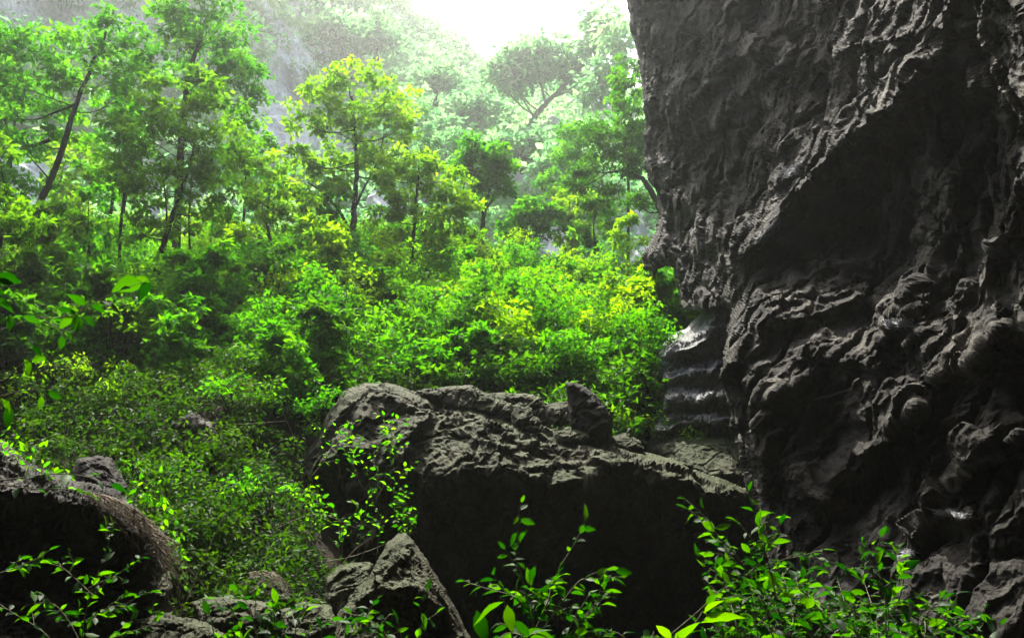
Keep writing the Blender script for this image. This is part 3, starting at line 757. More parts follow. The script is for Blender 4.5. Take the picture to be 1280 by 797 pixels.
# big hazy trees on the gorge wall
far = [
    ('hazy big tree with pale branching limbs under the white sky', [(668, 148), (684, 128), (704, 108), (716, 88), (712, 70)], (660, 165),
     [(650, 70, 26, 16, 0), (680, 62, 26, 18, 0), (640, 105, 26, 20, 0), (668, 95, 22, 16, 0), (700, 75, 26, 18, 0), (735, 60, 20, 20, 0), (750, 35, 22, 22, 0), (620, 90, 16, 14, 0), (725, 95, 22, 14, 0)], 58, M_palebark,
     [([(682, 130), (676, 105), (666, 80)], .16), ([(690, 122), (712, 112), (728, 90), (742, 60)], .16), ([(668, 148), (652, 120), (645, 95)], .12)], L_far),
    ('hazy blue-green tree right of centre below the pale-limbed tree', [(590, 175), (588, 150)], (590, 190), [(590, 130, 22, 14, 0), (575, 150, 18, 14, 0), (605, 150, 20, 14, 0)], 56, M_bark, [], L_far),
    ('hazy round tree on the far slope under the white sky, left of the gap', [(545, 120), (546, 105)], (545, 135), [(545, 92, 22, 14, 0), (530, 105, 16, 12, 0), (562, 105, 16, 12, 0)], 60, M_bark, [], L_far),
    ('hazy tree with a cone-shaped crown high on the far slope near the top', [(470, 60), (470, 40)], (470, 75), [(470, 32, 20, 16, 0), (455, 50, 18, 14, 0), (488, 52, 18, 14, 0)], 66, M_bark, [], L_far),
    ('pale hazy tree directly below the sky gap on the far slope', [(560, 180), (562, 165)], (560, 195), [(556, 158, 20, 14, 0), (540, 172, 16, 12, 0), (574, 176, 14, 12, 0)], 52, M_bark, [], L_far),
    ('broad pale tree crown on the far slope right below the pale limbs', [(655, 200), (655, 185)], (655, 215), [(650, 178, 26, 14, 0), (676, 172, 22, 14, 0), (630, 185, 18, 12, 0), (690, 190, 18, 12, 0)], 50, M_bark, [], L_far),
    ('hazy dark tree above the pale rock face at the top left of the far slope', [(345, 40), (345, 25)], (345, 55), [(345, 18, 24, 14, 0), (370, 25, 20, 14, 0), (328, 30, 18, 12, 0)], 66, M_bark, [], L_far),
    ('hazy tree overhanging the right side of the pale rock face', [(425, 60), (420, 45)], (430, 75), [(415, 30, 24, 16, 0), (440, 42, 20, 14, 0), (400, 48, 16, 12, 0)], 64, M_bark, [], L_far),
    ('misty tree on the far slope between the bright forked tree and the sky gap', [(520, 160), (520, 145)], (520, 175), [(518, 130, 18, 14, 0), (505, 142, 14, 12, 0), (534, 146, 14, 12, 0)], 56, M_bark, [], L_far),
    ('pale grey-green tree on the far slope left of the arching tree', [(705, 230), (706, 210)], (705, 245), [(705, 195, 24, 16, 0), (688, 212, 18, 12, 0), (722, 210, 16, 14, 0)], 46, M_bark, [], L_far),
    ('misty tree whose crown touches the bright gap beside the cliff top', [(770, 110), (768, 80)], (770, 140), [(765, 60, 16, 20, 0), (760, 95, 20, 20, 0), (745, 120, 20, 16, 0), (775, 30, 12, 18, 0)], 52, M_bark, [], L_far),
]
for k, (lb, trk, base, blobs, dp, bk, ex, lm) in enumerate(far):
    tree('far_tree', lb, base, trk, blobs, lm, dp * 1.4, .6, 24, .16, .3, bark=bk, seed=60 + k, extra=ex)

# vegetation clinging to the gorge wall
rng = np.random.default_rng(77)
n = 9000
tx = rng.uniform(-60, 34, n); tw = rng.random(n) ** 1.1
Pq = wall_pt(tx, tw) + nw * 1.0
dn = fbm(Pq * .11, 3, 301) + .5 * fbm(Pq * .4, 2, 303)
px_, py_, dd_ = project(Pq)
def ell(cx, cy, rx, ry): return ((px_ - cx) / rx) ** 2 + ((py_ - cy) / ry) ** 2 < 1 + .5 * np.sin(px_ * .3) * np.cos(py_ * .37)
bare = ell(350, 110, 38, 75) | ell(395, 175, 40, 20) | ell(555, 160, 30, 18) | ell(660, 300, 75, 40) | ell(655, 225, 40, 16) | ell(70, 10, 75, 26) | ell(190, 40, 22, 60) | ell(800, 290, 30, 40) | ell(60, 250, 20, 40) | ell(170, 235, 15, 20)
ok = (dn > -.9) & ~bare
cw = Pq[ok]; cw = cw * 1.4
V, T_, ti = clump_leaves(cw, rng.uniform(1.0, 2.4, ok.sum()), 34, .8, .8, rng, tint_base=np.clip(.5 + .6 * fbm(cw * .3, 2, 305), 0, 1))
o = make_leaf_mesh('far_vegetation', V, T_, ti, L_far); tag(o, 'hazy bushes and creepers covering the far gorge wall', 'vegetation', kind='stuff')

# ---------------------------------------------------------------- undergrowth on the slope
def scatter(n, y0, y1, power, rng):
    u = rng.random(n); y = (y0 ** power + u * (y1 ** power - y0 ** power)) ** (1 / power)
    x = rng.uniform(-1, 1, n) * (y * .66 + 1.5); return x, y


def undergrowth(name, label, n, y0, y1, hmax, leaf, per, mat, seed, thr=-9, power=-.5, rr=(.22, .5)):
    rng = np.random.default_rng(seed)
    x, y = scatter(n, y0, y1, power, rng)
    P0 = np.stack([x, y, np.zeros(n)], 1)
    mound = fbm(P0 / 1.6, 3, seed + 3)
    h = hmax * np.clip(.35 + .7 * mound, .05, 1.2)
    z = ground_h(x, np.minimum(y, 31)) + rng.random(n) ** .6 * h + .06
    px, py, d = project(np.stack([x, y, z], 1))
    # keep clear: boulder body, ledge, cliff side
    k = (mound > thr) & ~((x > 3.0 + .02 * y) & (y < 13)) & ~((x > -2.4 - .5 * (y - 10.2)) & (x < 4.5) & (y < 13.8) & (y > 10.2)) & ~((x > -1.9) & (y < 10.3)) & ~((x < -3.0) & (y < 8.2))
    cen = np.stack([x, y, z], 1)[k]
    V, T, ti = clump_leaves(cen, rng.uniform(*rr, k.sum()) * (1 + cen[:, 1] / 40), per, leaf, .6, rng, tint_base=np.clip(.45 + .7 * mound[k] + .25 * rng.normal(size=k.sum()), 0, 1))
    o = make_leaf_mesh(name, V, T, ti, mat); tag(o, label, 'undergrowth', kind='stuff')


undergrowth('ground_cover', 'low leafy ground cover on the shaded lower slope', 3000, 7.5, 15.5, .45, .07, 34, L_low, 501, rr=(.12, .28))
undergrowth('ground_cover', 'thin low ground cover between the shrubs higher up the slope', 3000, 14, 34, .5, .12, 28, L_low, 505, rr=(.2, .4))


def shrub(label, px, py, d, w, h, mat, leaf=.09, seed=0, name='shrub', per=36, stems=5, k=1.0):
    """w,h in pixels at distance d; base resting on the slope"""
    rng = np.random.default_rng(3000 + seed)
    c = at(px, py, d); g = float(ground_h(np.array([c[0]]), np.array([c[1]]))[0])
    R = np.array([w, w, h]) * .5 * d / F
    root = empty(name, (c[0], c[1], min(g, c[2] - R[2])), label, 'shrub')
    n = max(8, int(k * 22 * R[0] * R[2] / .12 * .4))
    u = norm(rng.normal(size=(n, 3))) * (rng.random((n, 1)) ** .4); cen = c + u * R
    T = Tubes(); b = np.array(root.location)
    for j in range(stems):
        t = cen[rng.integers(n)]
        T.add(catmull([b + rng.normal(size=3) * [.08, .08, 0], (b + t) / 2 + rng.normal(size=3) * .1, t], 5), .018, .006, 5)
    for j in range(n // 3):
        t = cen[rng.integers(n)]; s = cen[rng.integers(n)]
        T.add([c * .5 + s * .5, t], .007, .003, 4)
    T.build('stems', M_bark, root)
    V, Tt, ti = clump_leaves(cen, rng.uniform(.12, .26, n) * max(1, leaf / .09), per, leaf, .55, rng)
    make_leaf_mesh('foliage', V, Tt, ti, mat, root)


def mounds(name, label, n, y0, y1, R, H, leaf, per, mat, seed, power=-.5, dens=30):
    """many intergrown shrubs, each a dome of leaf clumps with its own tint, height and gaps between"""
    rng = np.random.default_rng(seed)
    x, y = scatter(n, y0, y1, power, rng)
    k = ~((x > 2.6 + .03 * y) & (y < 13.5)) & ~((x > -2.4 - .5 * (y - 10.2)) & (x < 4.5) & (y < 14.2) & (y > 10.2)) & ~((x > -1.9) & (y < 10.3)) & ~((x < -2.9) & (y < 8.6))
    x, y = x[k], y[k]; m = len(x)
    r = rng.uniform(*R, m) * (1 + y / 60); h = rng.uniform(*H, m)
    z = ground_h(x, np.minimum(y, 31))
    cen = []; rad = []; tb = []
    for i in range(m):
        c = int(dens * r[i] * (r[i] + h[i]) * .5) + 4
        a = rng.uniform(0, 2 * pi, c); e = np.arccos(rng.random(c)); q = rng.uniform(.55, 1.05, c)
        cen.append(np.stack([x[i] + r[i] * q * np.cos(a) * np.sin(e), y[i] + r[i] * q * np.sin(a) * np.sin(e), z[i] + h[i] * q * np.cos(e) + .05], 1))
        rad.append(rng.uniform(.1, .24, c) * (1 + y[i] / 40)); tb.append(np.clip(rng.normal(.5, .22) + rng.normal(size=c) * .08 + .15 * np.cos(e), 0, 1))
    cen = np.vstack(cen)
    V, T, ti = clump_leaves(cen, np.concatenate(rad), per, leaf, .7, rng, tint_base=np.concatenate(tb))
    o = make_leaf_mesh(name, V, T, ti, mat); tag(o, label, 'undergrowth', kind='stuff')


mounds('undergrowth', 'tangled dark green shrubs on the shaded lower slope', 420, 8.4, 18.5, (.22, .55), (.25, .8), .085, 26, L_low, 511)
mounds('undergrowth', 'mixed green shrubs in the middle of the slope', 230, 15, 27, (.3, .7), (.6, 1.9), .12, 28, L_mid, 512)
mounds('thicket', 'bright yellow-green thicket on the upper slope under the trees', 150, 15.5, 34, (.3, .7), (.6, 1.8), .13, 28, L_yel, 513)
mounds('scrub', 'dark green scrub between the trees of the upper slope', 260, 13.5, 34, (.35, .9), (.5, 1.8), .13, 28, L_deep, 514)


def auto_tree(label, px, top, bot, w, d, mat, seed, name='broadleaf_tree', leaf=.12, tr=.06, lean=0):
    rs = np.random.default_rng(seed); H = bot - top
    tk = [(px - lean * (1 - f) + rs.normal() * H * .02, bot - H * f) for f in (.1, .3, .5, .7, .88)]
    bl = []
    for f in np.linspace(.32, .95, 8 + int(w / 30)):
        s_ = w * .5 * (1 - .75 * abs(f - .62) ** 1.2) ; side = rs.uniform(-1, 1)
        bl.append((px - lean * (1 - f) + side * s_ * .72, bot - H * f, w * rs.uniform(.2, .3), w * rs.uniform(.14, .22), rs.normal() * w * d / F * .25))
    return tree(name, label, (px - lean, bot + 25), tk, bl, mat, d, leaf, 34, 1.0, tr, seed=seed)


for k, a in enumerate([
    ('leafy green tree filling the top left corner behind the leaning trunk', 15, 60, 330, 120, 26, L_mid),
    ('lime green tree glowing behind the middle of the leaning trunk', 80, 170, 360, 95, 28, L_yel),
    ('mid green tree between the leaning trunk and the tallest tree', 168, 70, 330, 85, 29, L_mid),
    ('green tree filling the gap below the tallest tree, right of the olive tree', 305, 165, 370, 95, 26, L_mid),
    ('round green tree behind the left limb of the forked tree', 385, 235, 390, 95, 25, L_mid),
    ('lime tree in front of the foot of the forked tree', 405, 280, 410, 90, 21, L_yel),
    ('dark green tree low on the slope below the lime low tree', 345, 310, 430, 95, 19, L_deep),
    ('green tree just right of the thin curved dark trunk', 548, 285, 410, 80, 25, L_mid),
    ('lime tree below the forked-trunk tree above the wedge rock', 612, 325, 440, 85, 22, L_yel),
    ('dark green tree directly left of the wedge-shaped rock', 462, 330, 440, 85, 20, L_deep),
    ('mid green tree in front of the pale rock patch right of centre', 690, 322, 430, 75, 24, L_mid),
    ('tall lime shrub-like tree growing against the cliff above the outcrop', 815, 345, 470, 70, 19.5, L_yel),
    ('dark olive tree on the left slope under the leaning trunk', 62, 255, 420, 95, 17.5, L_olive),
    ('mid green low tree in front of the stems of the olive tree', 250, 310, 440, 95, 16.5, L_mid),
    ('dark low tree in the middle of the left slope', 135, 340, 460, 95, 15, L_deep),
    ('low tree at the left edge behind the hanging broad leaves', 10, 365, 490, 85, 13.5, L_deep),
    ('deep green tree rising left behind the shoulder of the boulder', 395, 380, 500, 85, 15, L_deep),
    ('hazy green tree close to the upper cliff edge below the bright gap', 792, 70, 260, 65, 36, L_mid),
    ('hazy light green tree left of the arching tree by the cliff', 720, 150, 330, 90, 40, L_mid),
    ('misty green tree right of the top of the forked tree', 505, 115, 290, 80, 44, L_far),
    ('light green tree on the far side of the gap beside the round-crowned tree', 715, 240, 350, 70, 34, L_yel),
    ('misty green tree behind the gap between forked tree and tallest tree', 330, 190, 330, 70, 40, L_far),
    ('misty tree filling the far slope behind the mid green forked tree', 585, 165, 330, 80, 46, L_far)]):
    auto_tree(*a, seed=700 + k, lean=[8, -6, 10, 0, -8][k % 5])
for k, (lb, px, py, d, h, lm) in enumerate([
    ('slender green sapling between the olive tree and the lime low tree', 290, 385, 19, 70, L_mid),
    ('bushy dark sapling right of the olive tree stems', 250, 400, 18, 80, L_olive),
    ('fresh green sapling under the forked yellow-green tree', 430, 400, 21, 80, L_mid),
    ('yellow-green sapling at the left foot of the thin curved tree', 470, 385, 22, 80, L_yel),
    ('dark green sapling left of the wedge-shaped rock in the bushes', 400, 425, 18, 90, L_deep),
    ('bright sapling right of the wedge-shaped rock in the bushes', 575, 420, 19, 90, L_mid),
    ('tall thin sapling below the small round-crowned tree', 640, 420, 20, 90, L_mid),
    ('lime sapling left of the small round dark tree', 690, 400, 21, 70, L_yel),
    ('airy lime sapling right of the small round dark tree', 780, 410, 20, 80, L_yel),
    ('dark sapling on the left slope behind the hanging broad leaves', 60, 400, 15, 100, L_deep),
    ('shaded sapling just left of the shoulder of the huge boulder', 355, 480, 13.8, 80, L_mid),
    ('mid green sapling in the middle of the left slope', 215, 450, 14.5, 90, L_mid),
    ('leafy sapling directly behind the long slab on the boulder', 560, 470, 15.6, 70, L_mid),
    ('leafy bright sapling behind the middle slabs on the boulder', 630, 470, 15.8, 60, L_mid),
    ('small sapling with a leaning stem under the leaning trunk at far left', 60, 350, 18, 60, L_yel)]):
    rs = np.random.default_rng(400 + k)
    tree('sapling', lb, (px, py + 30), [(px + rs.normal() * 4, py), (px + rs.normal() * 6, py - h * .4)],
         [(px + rs.normal() * h * .22, py - h * f, h * .34 * (1.1 - f * .5), h * .22, rs.normal() * .2) for f in (.05, .25, .45, .65, .8)],
         lm, d, .1, 34, 1.3, .035, seed=400 + k)
for k, s in enumerate([
    ('bright yellow-green bush glowing right of the upright rock on the boulder', 785, 530, 14.3, 60, 46, L_yel, .09),
    ('small yellow-green plant creeping on the ledge below the pale outcrop', 850, 545, 14.4, 60, 12, L_yel, .07),
    ('yellow-green bush on the left slope below the big hanging leaves', 100, 455, 13.2, 90, 44, L_yel, .075),
    ('yellow-green bush cut off by the left edge at mid height', 12, 480, 12.5, 60, 56, L_yel, .07),
    ('round lime bush standing right of the lime bush by the hanging leaves', 150, 490, 12.6, 70, 36, L_yel, .075),
    ('glossy dark green bush just left of the boulder shoulder', 385, 505, 13, 90, 70, L_mid, .085),
    ('tall bright shrub in the middle right, above the boulder slabs', 690, 440, 18, 90, 70, L_mid, .1),
    ('light green shrub left of the bright bush and above the upright rock', 745, 460, 17.5, 80, 70, L_yel, .1),
    ('light green shrub pressed against the outcrop beside the cliff', 800, 440, 18, 60, 80, L_mid, .1),
    ('lime shrub under the rock tooth hanging from the cliff', 825, 385, 20, 50, 50, L_yel, .1),
    ('fresh green shrub right behind the left end of the boulder', 590, 440, 17.5, 100, 60, L_mid, .1),
    ('round green shrub left of the dark wedge rock on the slope', 470, 420, 18, 90, 60, L_mid, .1),
    ('dark green shrub straight above the boulder shoulder', 520, 450, 16, 100, 60, L_deep, .1),
    ('dark spreading shrub in the shade of the olive tree', 150, 400, 14.5, 120, 50, L_olive, .09),
    ('mid green shrub below the lime low tree', 330, 420, 16, 110, 60, L_mid, .09),
    ('green shrub near the middle left with glossy sparkling leaves', 300, 490, 12.5, 100, 46, L_mid, .08),
    ('low green bush in the hollow between ledge and boulder', 330, 620, 10.2, 110, 60, L_mid, .07),
    ('low green bush directly right of the black boulder on the ledge', 205, 590, 9.6, 90, 50, L_deep, .065),
    ('small light green plant growing from the pale outcrop face', 825, 494, 15.4, 22, 30, L_yel, .06),
]):
    shrub(*s, seed=k)

# ---------------------------------------------------------------- foreground sprigs
class Sprigs:
    def __init__(s, seed): s.rng = np.random.default_rng(seed); s.T = Tubes(); s.P = []; s.D = []; s.N = []; s.L = []
    def stem(s, pts, r, leaf, gap, start=.25, side=.9, twigs=0):
        rng = s.rng; C_ = catmull(pts, 8); s.T.add(C_, r, r * .35, 5)
        L = np.linalg.norm(np.diff(C_, axis=0), axis=1); cum = np.concatenate([[0], np.cumsum(L)]); tot = cum[-1]
        t = tot * start; sd = 1
        while t <= tot:
            p = np.array([np.interp(t, cum, C_[:, k]) for k in range(3)])
            q = np.array([np.interp(min(t + .02, tot), cum, C_[:, k]) for k in range(3)]) - np.array([np.interp(t - .02, cum, C_[:, k]) for k in range(3)])
            q = norm(q); lat = norm(np.cross(q, [0, 0, 1.0]) + rng.normal(size=3) * .25) * sd
            last = t + gap > tot
            d = q * (1.5 if last else .55) + lat * (0.2 if last else side) + [0, 0, -.18] + rng.normal(size=3) * .22
            pet = p + norm(d) * leaf * .12
            s.P.append(pet); s.D.append(norm(d)); s.N.append(norm(np.array([0, .5, .75]) + rng.normal(size=3) * .5))
            s.L.append(leaf * rng.uniform(.45, 1.3)); s.T.add([p, pet + norm(d) * leaf * .03], r * .4, r * .25, 4)
            sd = -sd; t += gap * rng.uniform(.6, 1.35)
            if twigs and rng.random() < twigs:
                e = p + (lat * .7 + q * .6 + np.array([0, 0, .15])) * leaf * rng.uniform(1.4, 2.6)
                s.stem([p, (p + e) / 2 + rng.normal(size=3) * leaf * .15, e], r * .5, leaf * .85, gap * .7, .35)
    def placed(s, lst):
        for (x0, y0, x1, y1, d, dd) in lst:
            a = at(x0, y0, d); b = at(x1, y1, d + dd)
            s.P.append(a); s.D.append(norm(b - a)); s.L.append(np.linalg.norm(b - a)); s.N.append(norm(np.array([-.1, .75, .6]) + s.rng.normal(size=3) * .2))
    def build(s, root, mat, ratio=.42):
        s.T.build('stems', M_stem, root)
        P, D, Nn, L = map(np.array, (s.P, s.D, s.N, s.L))
        V, q, K = nice_leaves(P, D, Nn, L, ratio, .25, s.rng)
        mesh_np('foliage', V, [q], mat, root, smooth=True, attrs={'tint': np.repeat(s.rng.random(len(P)), K)})


def plant(label, stems, d, leaf, mat, seed, gap=None, twigs=.0, r=.006, name='leafy_plant', ratio=.42, cat='plant', base=None, placed=()):
    S = Sprigs(seed); rng = S.rng; S.placed(placed)
    for st in stems:
        S.stem([at(p[0], p[1], d + (p[2] if len(p) > 2 else 0)) + rng.normal(size=3) * .01 for p in st], r, leaf, gap or leaf * .42, twigs=twigs)
    b = at(stems[0][0][0], stems[0][0][1], d) if base is None else base
    root = empty(name, b, label, cat); S.build(root, mat, ratio); return root


plant('branch with broad soft green leaves reaching in from the left edge', [[(-60, 430), (0, 415, .1), (40, 402, .1), (75, 398, .1), (110, 380, 0), (150, 358, -.1), (190, 352, -.1)],
      [(-50, 360), (-10, 352), (20, 352)], [(-40, 470), (0, 470), (30, 455), (55, 440)], [(60, 400), (80, 415), (90, 420)], [(-60, 520), (-5, 500), (30, 490), (60, 488)]], 3.6, .085, L_near, 71, gap=.16, r=.004,
      placed=[(24, 350, -6, 343, 3.5, .02), (-6, 352, 20, 352, 3.5, .0), (-8, 372, 20, 388, 3.5, .05), (-4, 362, 8, 368, 3.5, 0), (12, 392, 14, 415, 3.5, 0), (28, 395, 52, 402, 3.6, .05), (108, 382, 88, 366, 3.6, .0), (96, 392, 72, 384, 3.6, 0),
              (92, 394, 74, 410, 3.6, 0), (98, 393, 92, 412, 3.6, 0), (104, 394, 122, 408, 3.6, 0), (100, 396, 101, 415, 3.6, 0), (112, 380, 133, 388, 3.6, .05), (176, 350, 144, 361, 3.6, .1), (188, 350, 172, 375, 3.6, 0), (170, 346, 190, 352, 3.6, 0),
              (78, 418, 76, 438, 3.6, 0), (84, 414, 92, 426, 3.6, 0), (40, 432, 55, 444, 3.6, 0), (52, 494, 50, 512, 3.5, 0), (58, 490, 80, 498, 3.5, 0), (2, 498, 18, 516, 3.5, 0), (10, 506, 12, 535, 3.5, 0), (30, 448, 42, 470, 3.6, 0)])
plant('thin horizontal branch with broad leaves hanging over the root-covered ledge', [[(-50, 600), (0, 598), (50, 594), (95, 590), (140, 606)], [(0, 604), (40, 610), (80, 612), (110, 612)]], 4.2, .1, L_near, 72, gap=.085, r=.004)
plant('sapling with small pointed leaves in front of the ledge at bottom left', [[(90, 860), (100, 800), (112, 740), (130, 690), (140, 665)], [(100, 800), (80, 770), (60, 755), (35, 752)], [(100, 780), (140, 760), (170, 755)], [(110, 740), (80, 712), (62, 705)], [(112, 735), (145, 722), (158, 735)],
      [(85, 850), (60, 800), (20, 760), (-10, 745)], [(90, 840), (130, 800), (180, 785), (205, 770)], [(-30, 720), (0, 715), (40, 700), (60, 688)]], 4.3, .07, L_near, 73, twigs=.25, r=.004)
plant('low leafy bush at the bottom edge left of the pointed rock', [[(330 + dx, 860), (330 + dx * 1.15, 815), (330 + dx * 1.3, 770 + abs(dx) * .2), (330 + dx * 1.45, 748 + abs(dx) * .45)] for dx in (-50, -28, -8, 12, 34, 60, 84, 105)], 4.2, .075, L_near, 74, twigs=.35, r=.004)
plant('small plant with paired leaves in front of the pointed rock', [[(500, 850), (490, 815), (475, 790), (460, 770)], [(500, 850), (515, 810), (530, 785), (545, 770)], [(505, 850), (500, 800), (496, 775)], [(520, 850), (550, 812), (575, 800)]], 4.0, .075, L_near, 75, twigs=.2, r=.004)
plant('upright leafy plant in front of the black underside of the boulder', [[(680, 870), (668, 800), (652, 730), (648, 695), (650, 680)], [(672, 800), (700, 750), (725, 725), (745, 722)], [(668, 790), (690, 740), (700, 715)], [(664, 770), (640, 745), (622, 738)],
      [(680, 830), (720, 780), (745, 760), (752, 748)], [(672, 800), (640, 790), (612, 800)], [(668, 760), (700, 765), (735, 778)], [(676, 840), (700, 810), (730, 800), (760, 805)], [(660, 745), (680, 735), (690, 728)]], 3.9, .085, L_near, 76, twigs=.3, r=.005)
plant('close twig with a few very large glossy leaves at the bottom edge', [[(652, 850), (650, 810), (642, 785), (630, 752)], [(650, 800), (668, 790), (690, 798)]], 2.2, .07, L_near, 77, gap=.3, r=.004, ratio=.45,
      placed=[(630, 751, 588, 776, 2.2, -.03), (596, 762, 606, 802, 2.25, .0), (634, 755, 640, 790, 2.15, -.02), (642, 775, 664, 796, 2.2, 0), (640, 790, 622, 812, 2.2, 0), (652, 790, 700, 800, 2.3, 0)])
plant('few long bright yellow-green leaves close to the camera at the bottom', [[(830, 850), (850, 810), (866, 786), (880, 765)], [(830, 850), (838, 820), (842, 790)]], 2.0, .06, L_nearyel, 78, gap=.4, r=.0035, ratio=.36,
      placed=[(876, 778, 928, 760, 2.0, -.02), (880, 766, 899, 743, 2.0, .0), (842, 812, 866, 768, 2.0, .0), (840, 800, 820, 775, 2.0, 0), (850, 806, 882, 812, 1.95, 0)])
plant('creeping plant with small leaves growing along the top of the root-covered ledge', [[(x0, 640), (x0 + 8, 610), (x0 + 14, y0)] for x0, y0 in
      ((-30, 560), (-10, 556), (8, 562), (22, 572), (40, 578), (55, 585), (74, 590), (168, 618), (180, 632), (192, 650))], 6.7, .07, L_mid, 90, gap=.045, twigs=.5, r=.004, name='creeping_plant')
plant('fresh green leafy vine hanging over the right end of the root-covered ledge', [[(205, 640), (200, 665), (206, 700)], [(215, 650), (218, 690), (212, 720)], [(190, 625), (215, 640), (228, 665)], [(230, 660), (224, 700), (232, 735)]], 7.6, .07, L_mid, 91, gap=.05, twigs=.4, r=.004, name='climbing_vine', cat='vine')
# right bush: three intergrown shrubs
rngb = np.random.default_rng(9)
def bush(label, x0, x1, env, n, d, leaf, seed, mat=L_near, arch=None):
    stems = []; leaf = leaf * 1.08; n = int(n * .72)
    ex = [e[0] for e in env]; ey = [e[1] for e in env]
    for k in range(n):
        tx = rngb.uniform(x0, x1); ty = np.interp(tx, ex, ey) + abs(rngb.normal()) * 45 + 44
        bx = tx + rngb.normal() * 50 + 20; dz = rngb.uniform(-.25, .9)
        by = 860
        stems.append([(bx, by, dz), ((bx + tx) / 2 + rngb.normal() * 14, (by + ty) / 2 - 10, dz + rngb.normal() * .1), (tx, ty, dz + rngb.normal() * .2)])
    if arch: stems += arch
    plant(label, stems, d, leaf, mat, seed, gap=leaf * .5, twigs=.3, r=.0045, name='leafy_bush', cat='bush', base=at((x0 + x1) / 2, 860, d))


bush('leafy bush with a long arching stem at the bottom, right of the black boulder hollow', 770, 1000, [(770, 770), (850, 700), (880, 660), (950, 640), (1000, 665)], 34, 3.9, .075, 81,
     arch=[[(830, 800), (870, 768), (905, 735), (960, 703), (1010, 697), (1060, 704)], [(965, 770, 0), (930, 710, 0), (900, 665, 0), (880, 640, 0)], [(975, 770), (958, 710), (950, 670), (956, 645)], [(940, 720), (960, 685), (972, 668)]])
bush('dense leafy bush filling the bottom in front of the cliff foot', 990, 1160, [(990, 672), (1050, 672), (1090, 665), (1130, 675), (1160, 700)], 34, 3.9, .078, 82,
     arch=[[(1110, 790), (1105, 740), (1098, 700), (1104, 668)], [(1120, 760), (1130, 720), (1120, 700)]])
bush('thinner leafy bush running out of the bottom right corner', 1150, 1300, [(1150, 705), (1200, 720), (1240, 735), (1300, 745)], 26, 3.7, .075, 83)
# vines on the boulder flank
S_ = []
rv = np.random.default_rng(12)
for k in range(22):
    x = rv.uniform(385, 520); y = rv.uniform(500, 640) + (x - 400) * .1
    S_.append([(x + rv.normal() * 10, y + 60, .0), (x + rv.normal() * 8, y + 25, -.1), (x, y, -.25)])
plant('creeping vine with small leaves climbing the left shoulder of the boulder', S_, 10.6, .085, L_mid, 84, gap=.07, twigs=.4, r=.006, name='climbing_vine', cat='vine', ratio=.5)

# ---------------------------------------------------------------- hanging roots on the ledge
def roots(name, label, starts, n, length, d, seed, r=.006, drift=(10, 0)):
    rng = np.random.default_rng(seed); T = Tubes(); st = np.array(starts, float)
    for k in range(n):
        i = rng.integers(len(st) - 1); t = rng.random(); p = st[i] * (1 - t) + st[i + 1] * t
        L = rng.uniform(*length); pts = []
        x, y = p; z = d + rng.uniform(-.25, .1)
        m = 7
        for j in range(m):
            pts.append(at(x, y, z)); x += drift[0] * L / 60 * rng.uniform(.2, 1.4) / m * 3 + rng.normal() * 4.5; y += L / m * (.4 + .9 * j / m); z -= rng.uniform(-.02, .03)
        T.add(catmull(pts, 4), r * rng.uniform(.5, 1.5), r * .3, 4)
    o = T.build(name, M_root); tag(o, label, 'roots', kind='stuff'); return o


roots('hanging_roots', 'tangle of pale dry roots hanging down over the dark ledge at lower left', [(95, 612), (130, 618), (160, 632), (185, 655), (200, 690)], 190, (30, 130), 6.85, 5, r=.0042)
roots('hanging_roots', 'dry roots spilling over the rounded stone in the hollow', [(312, 716), (330, 712), (350, 722)], 24, (20, 50), 8.3, 8, drift=(10, 0))


# ---------------------------------------------------------------- cobwebs on the cliff
from mathutils import Vector
from mathutils.bvhtree import BVHTree
bpy.context.view_layer.update()
_bvh = BVHTree.FromPolygons([cl.matrix_world @ v.co for v in cl.data.vertices], [tuple(p.vertices) for p in cl.data.polygons])


def on_cliff(px, py, off=.02):
    d = Vector(at(px, py, 1.0).tolist()).normalized(); h = _bvh.ray_cast(Vector((0, 0, 0)), d)
    return np.array(h[0] - d * off) if h[0] is not None else at(px, py, 11)


def web(label, px, py, w, h, seed, ang=0.0):
    """fine threads strung from point to point of the rock surface"""
    rng = np.random.default_rng(seed); T = Tubes(); ca, sa = cos(ang), sin(ang)
    f = lambda q: on_cliff(px + q[0] * ca - q[1] * sa, py + q[0] * sa + q[1] * ca, rng.uniform(.01, .05))
    for k in range(240):
        a = rng.normal(size=2) * [w * .26, h * .2]; b = a + rng.normal(size=2) * [w * .16, h * .2]
        P, Q = f(a), f(b)
        if np.linalg.norm(P - Q) < .2: T.add([P, (P + Q) / 2 + [0, 0, -.01], Q], 0.0034, .002, 3)
    o = T.build('cobweb', M_web); tag(o, label, 'cobweb')


plant('tiny yellow-green fern tuft growing on the upper cliff face', [[(990, 92), (986, 88), (984, 82)], [(990, 94), (994, 90), (996, 84)], [(990, 94), (988, 98), (985, 104)], [(991, 94), (996, 98), (999, 100)]], float(on_cliff(990, 92) @ FWD) - .22, .07, L_nearyel, 85, gap=.05, r=.003, name='fern', cat='fern')
web('bright white cobweb on the ledge right of the cliff centre top', 990, 212, 26, 16, 1, -.4)
web('long white cobweb stretched along the diagonal ridge at the cliff middle', 962, 288, 44, 14, 2, -.9)
web('small white cobweb near the top of the cliff', 980, 76, 20, 8, 3, -.5)
web('small pale cobweb on the upper left part of the cliff', 892, 101, 24, 8, 4, -.3)
web('pale cobweb in the fold at the middle of the cliff', 1122, 404, 36, 14, 5, 0)
web('white cobweb low on the right foot of the cliff', 1195, 642, 40, 9, 16, .15)
web('pale cobweb just above the bushes at the cliff foot', 1130, 690, 30, 12, 7, 0)

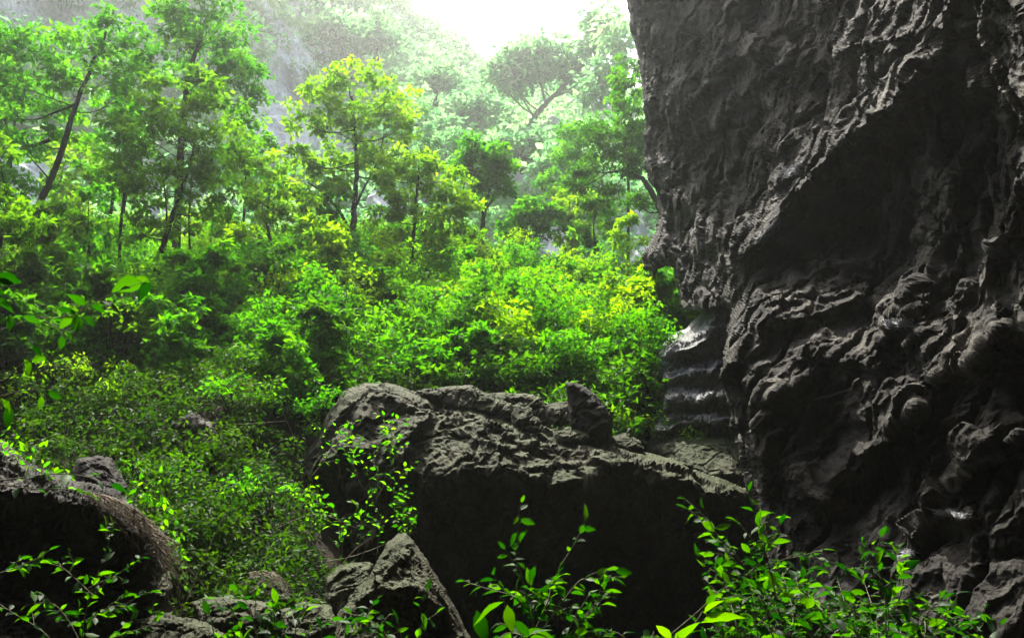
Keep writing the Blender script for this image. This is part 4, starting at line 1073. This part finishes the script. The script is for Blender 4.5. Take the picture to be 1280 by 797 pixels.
rt = np.random.default_rng(55); T = Tubes()
xx, yy2 = scatter(420, 8.2, 22, -.5, rt)
for a, b in zip(xx, yy2):
    if (a > -1.9 and b < 14.5) or (a > 3 and b < 15): continue
    z = float(ground_h(np.array([a]), np.array([b]))[0]); d0 = norm(rt.normal(size=3) * [1, .6, .8] + [0, 0, .7]); L = rt.uniform(.4, 1.5)
    p = np.array([a, b, z]); T.add(catmull([p, p + d0 * L * .5 + rt.normal(size=3) * .07, p + d0 * L + rt.normal(size=3) * .15 - [0, 0, .1 * L]], 4), rt.uniform(.004, .011), .002, 4)
o = T.build('dead_twigs', M_root); tag(o, 'pale dead twigs and bare stems among the undergrowth', 'twigs', kind='stuff')

# ---------------------------------------------------------------- haze
hz = bpy.data.meshes.new('haze')
x0, x1, y0, y1, z0, z1 = -150, 120, -26, 230, -24, 130
vs = [(x, y, z) for x in (x0, x1) for y in (y0, y1) for z in (z0, z1)]
hz.from_pydata(vs, [], [(0, 1, 3, 2), (4, 6, 7, 5), (0, 4, 5, 1), (2, 3, 7, 6), (0, 2, 6, 4), (1, 5, 7, 3)])
ho = bpy.data.objects.new('haze', hz); C.objects.link(ho); tag(ho, kind='stuff')
m, nt, out = new_mat('haze'); pv = nt.nodes.new('ShaderNodeVolumePrincipled')
pv.inputs['Color'].default_value = (.95, 1, .99, 1); pv.inputs['Density'].default_value = .001; pv.inputs['Anisotropy'].default_value = .8
nt.links.new(pv.outputs[0], out.inputs['Volume']); hz.materials.append(m)

# ---------------------------------------------------------------- light, sky, camera
SUN_EL, SUN_AZ = 59.0, -19.0           # azimuth measured from +Y towards +X
w = bpy.data.worlds.new('World'); sc.world = w; w.use_nodes = True
nt = w.node_tree; nt.nodes.clear()
bg = nt.nodes.new('ShaderNodeBackground'); ow = nt.nodes.new('ShaderNodeOutputWorld'); sky = nt.nodes.new('ShaderNodeTexSky')
sky.sky_type = 'NISHITA'; sky.sun_disc = False; sky.sun_elevation = radians(SUN_EL); sky.sun_rotation = radians(SUN_AZ)
sky.dust_density = 7.0; sky.air_density = 1.0; bg.inputs[1].default_value = .15
nt.links.new(sky.outputs[0], bg.inputs[0]); nt.links.new(bg.outputs[0], ow.inputs[0])
sl = bpy.data.lights.new('sun', 'SUN'); sl.energy = 5.0; sl.angle = radians(1.0); sl.color = (1, .96, .88)
so = bpy.data.objects.new('sun', sl); C.objects.link(so)
from mathutils import Vector
sd = Vector((sin(radians(SUN_AZ)) * cos(radians(SUN_EL)), cos(radians(SUN_AZ)) * cos(radians(SUN_EL)), sin(radians(SUN_EL))))
so.rotation_euler = sd.to_track_quat('Z', 'Y').to_euler(); so.location = (0, 0, 40)

cam = bpy.data.cameras.new('camera'); co = bpy.data.objects.new('camera', cam); C.objects.link(co)
cam.sensor_width = 36; cam.lens = 36 * F / 1280; cam.clip_end = 2000; cam.clip_start = .05
co.rotation_euler = (pi / 2 + PITCH, 0, 0); sc.camera = co
sc.view_settings.view_transform = 'Standard'; sc.view_settings.look = 'None'; sc.view_settings.exposure = 1.75; sc.view_settings.gamma = 1
cy = sc.cycles; cy.use_denoising = True; cy.max_bounces = 7; cy.diffuse_bounces = 1; cy.glossy_bounces = 2; cy.transmission_bounces = 4; cy.volume_bounces = 1
cy.transparent_max_bounces = 6; cy.sample_clamp_indirect = 6; cy.use_adaptive_sampling = True
sc.render.use_persistent_data = False
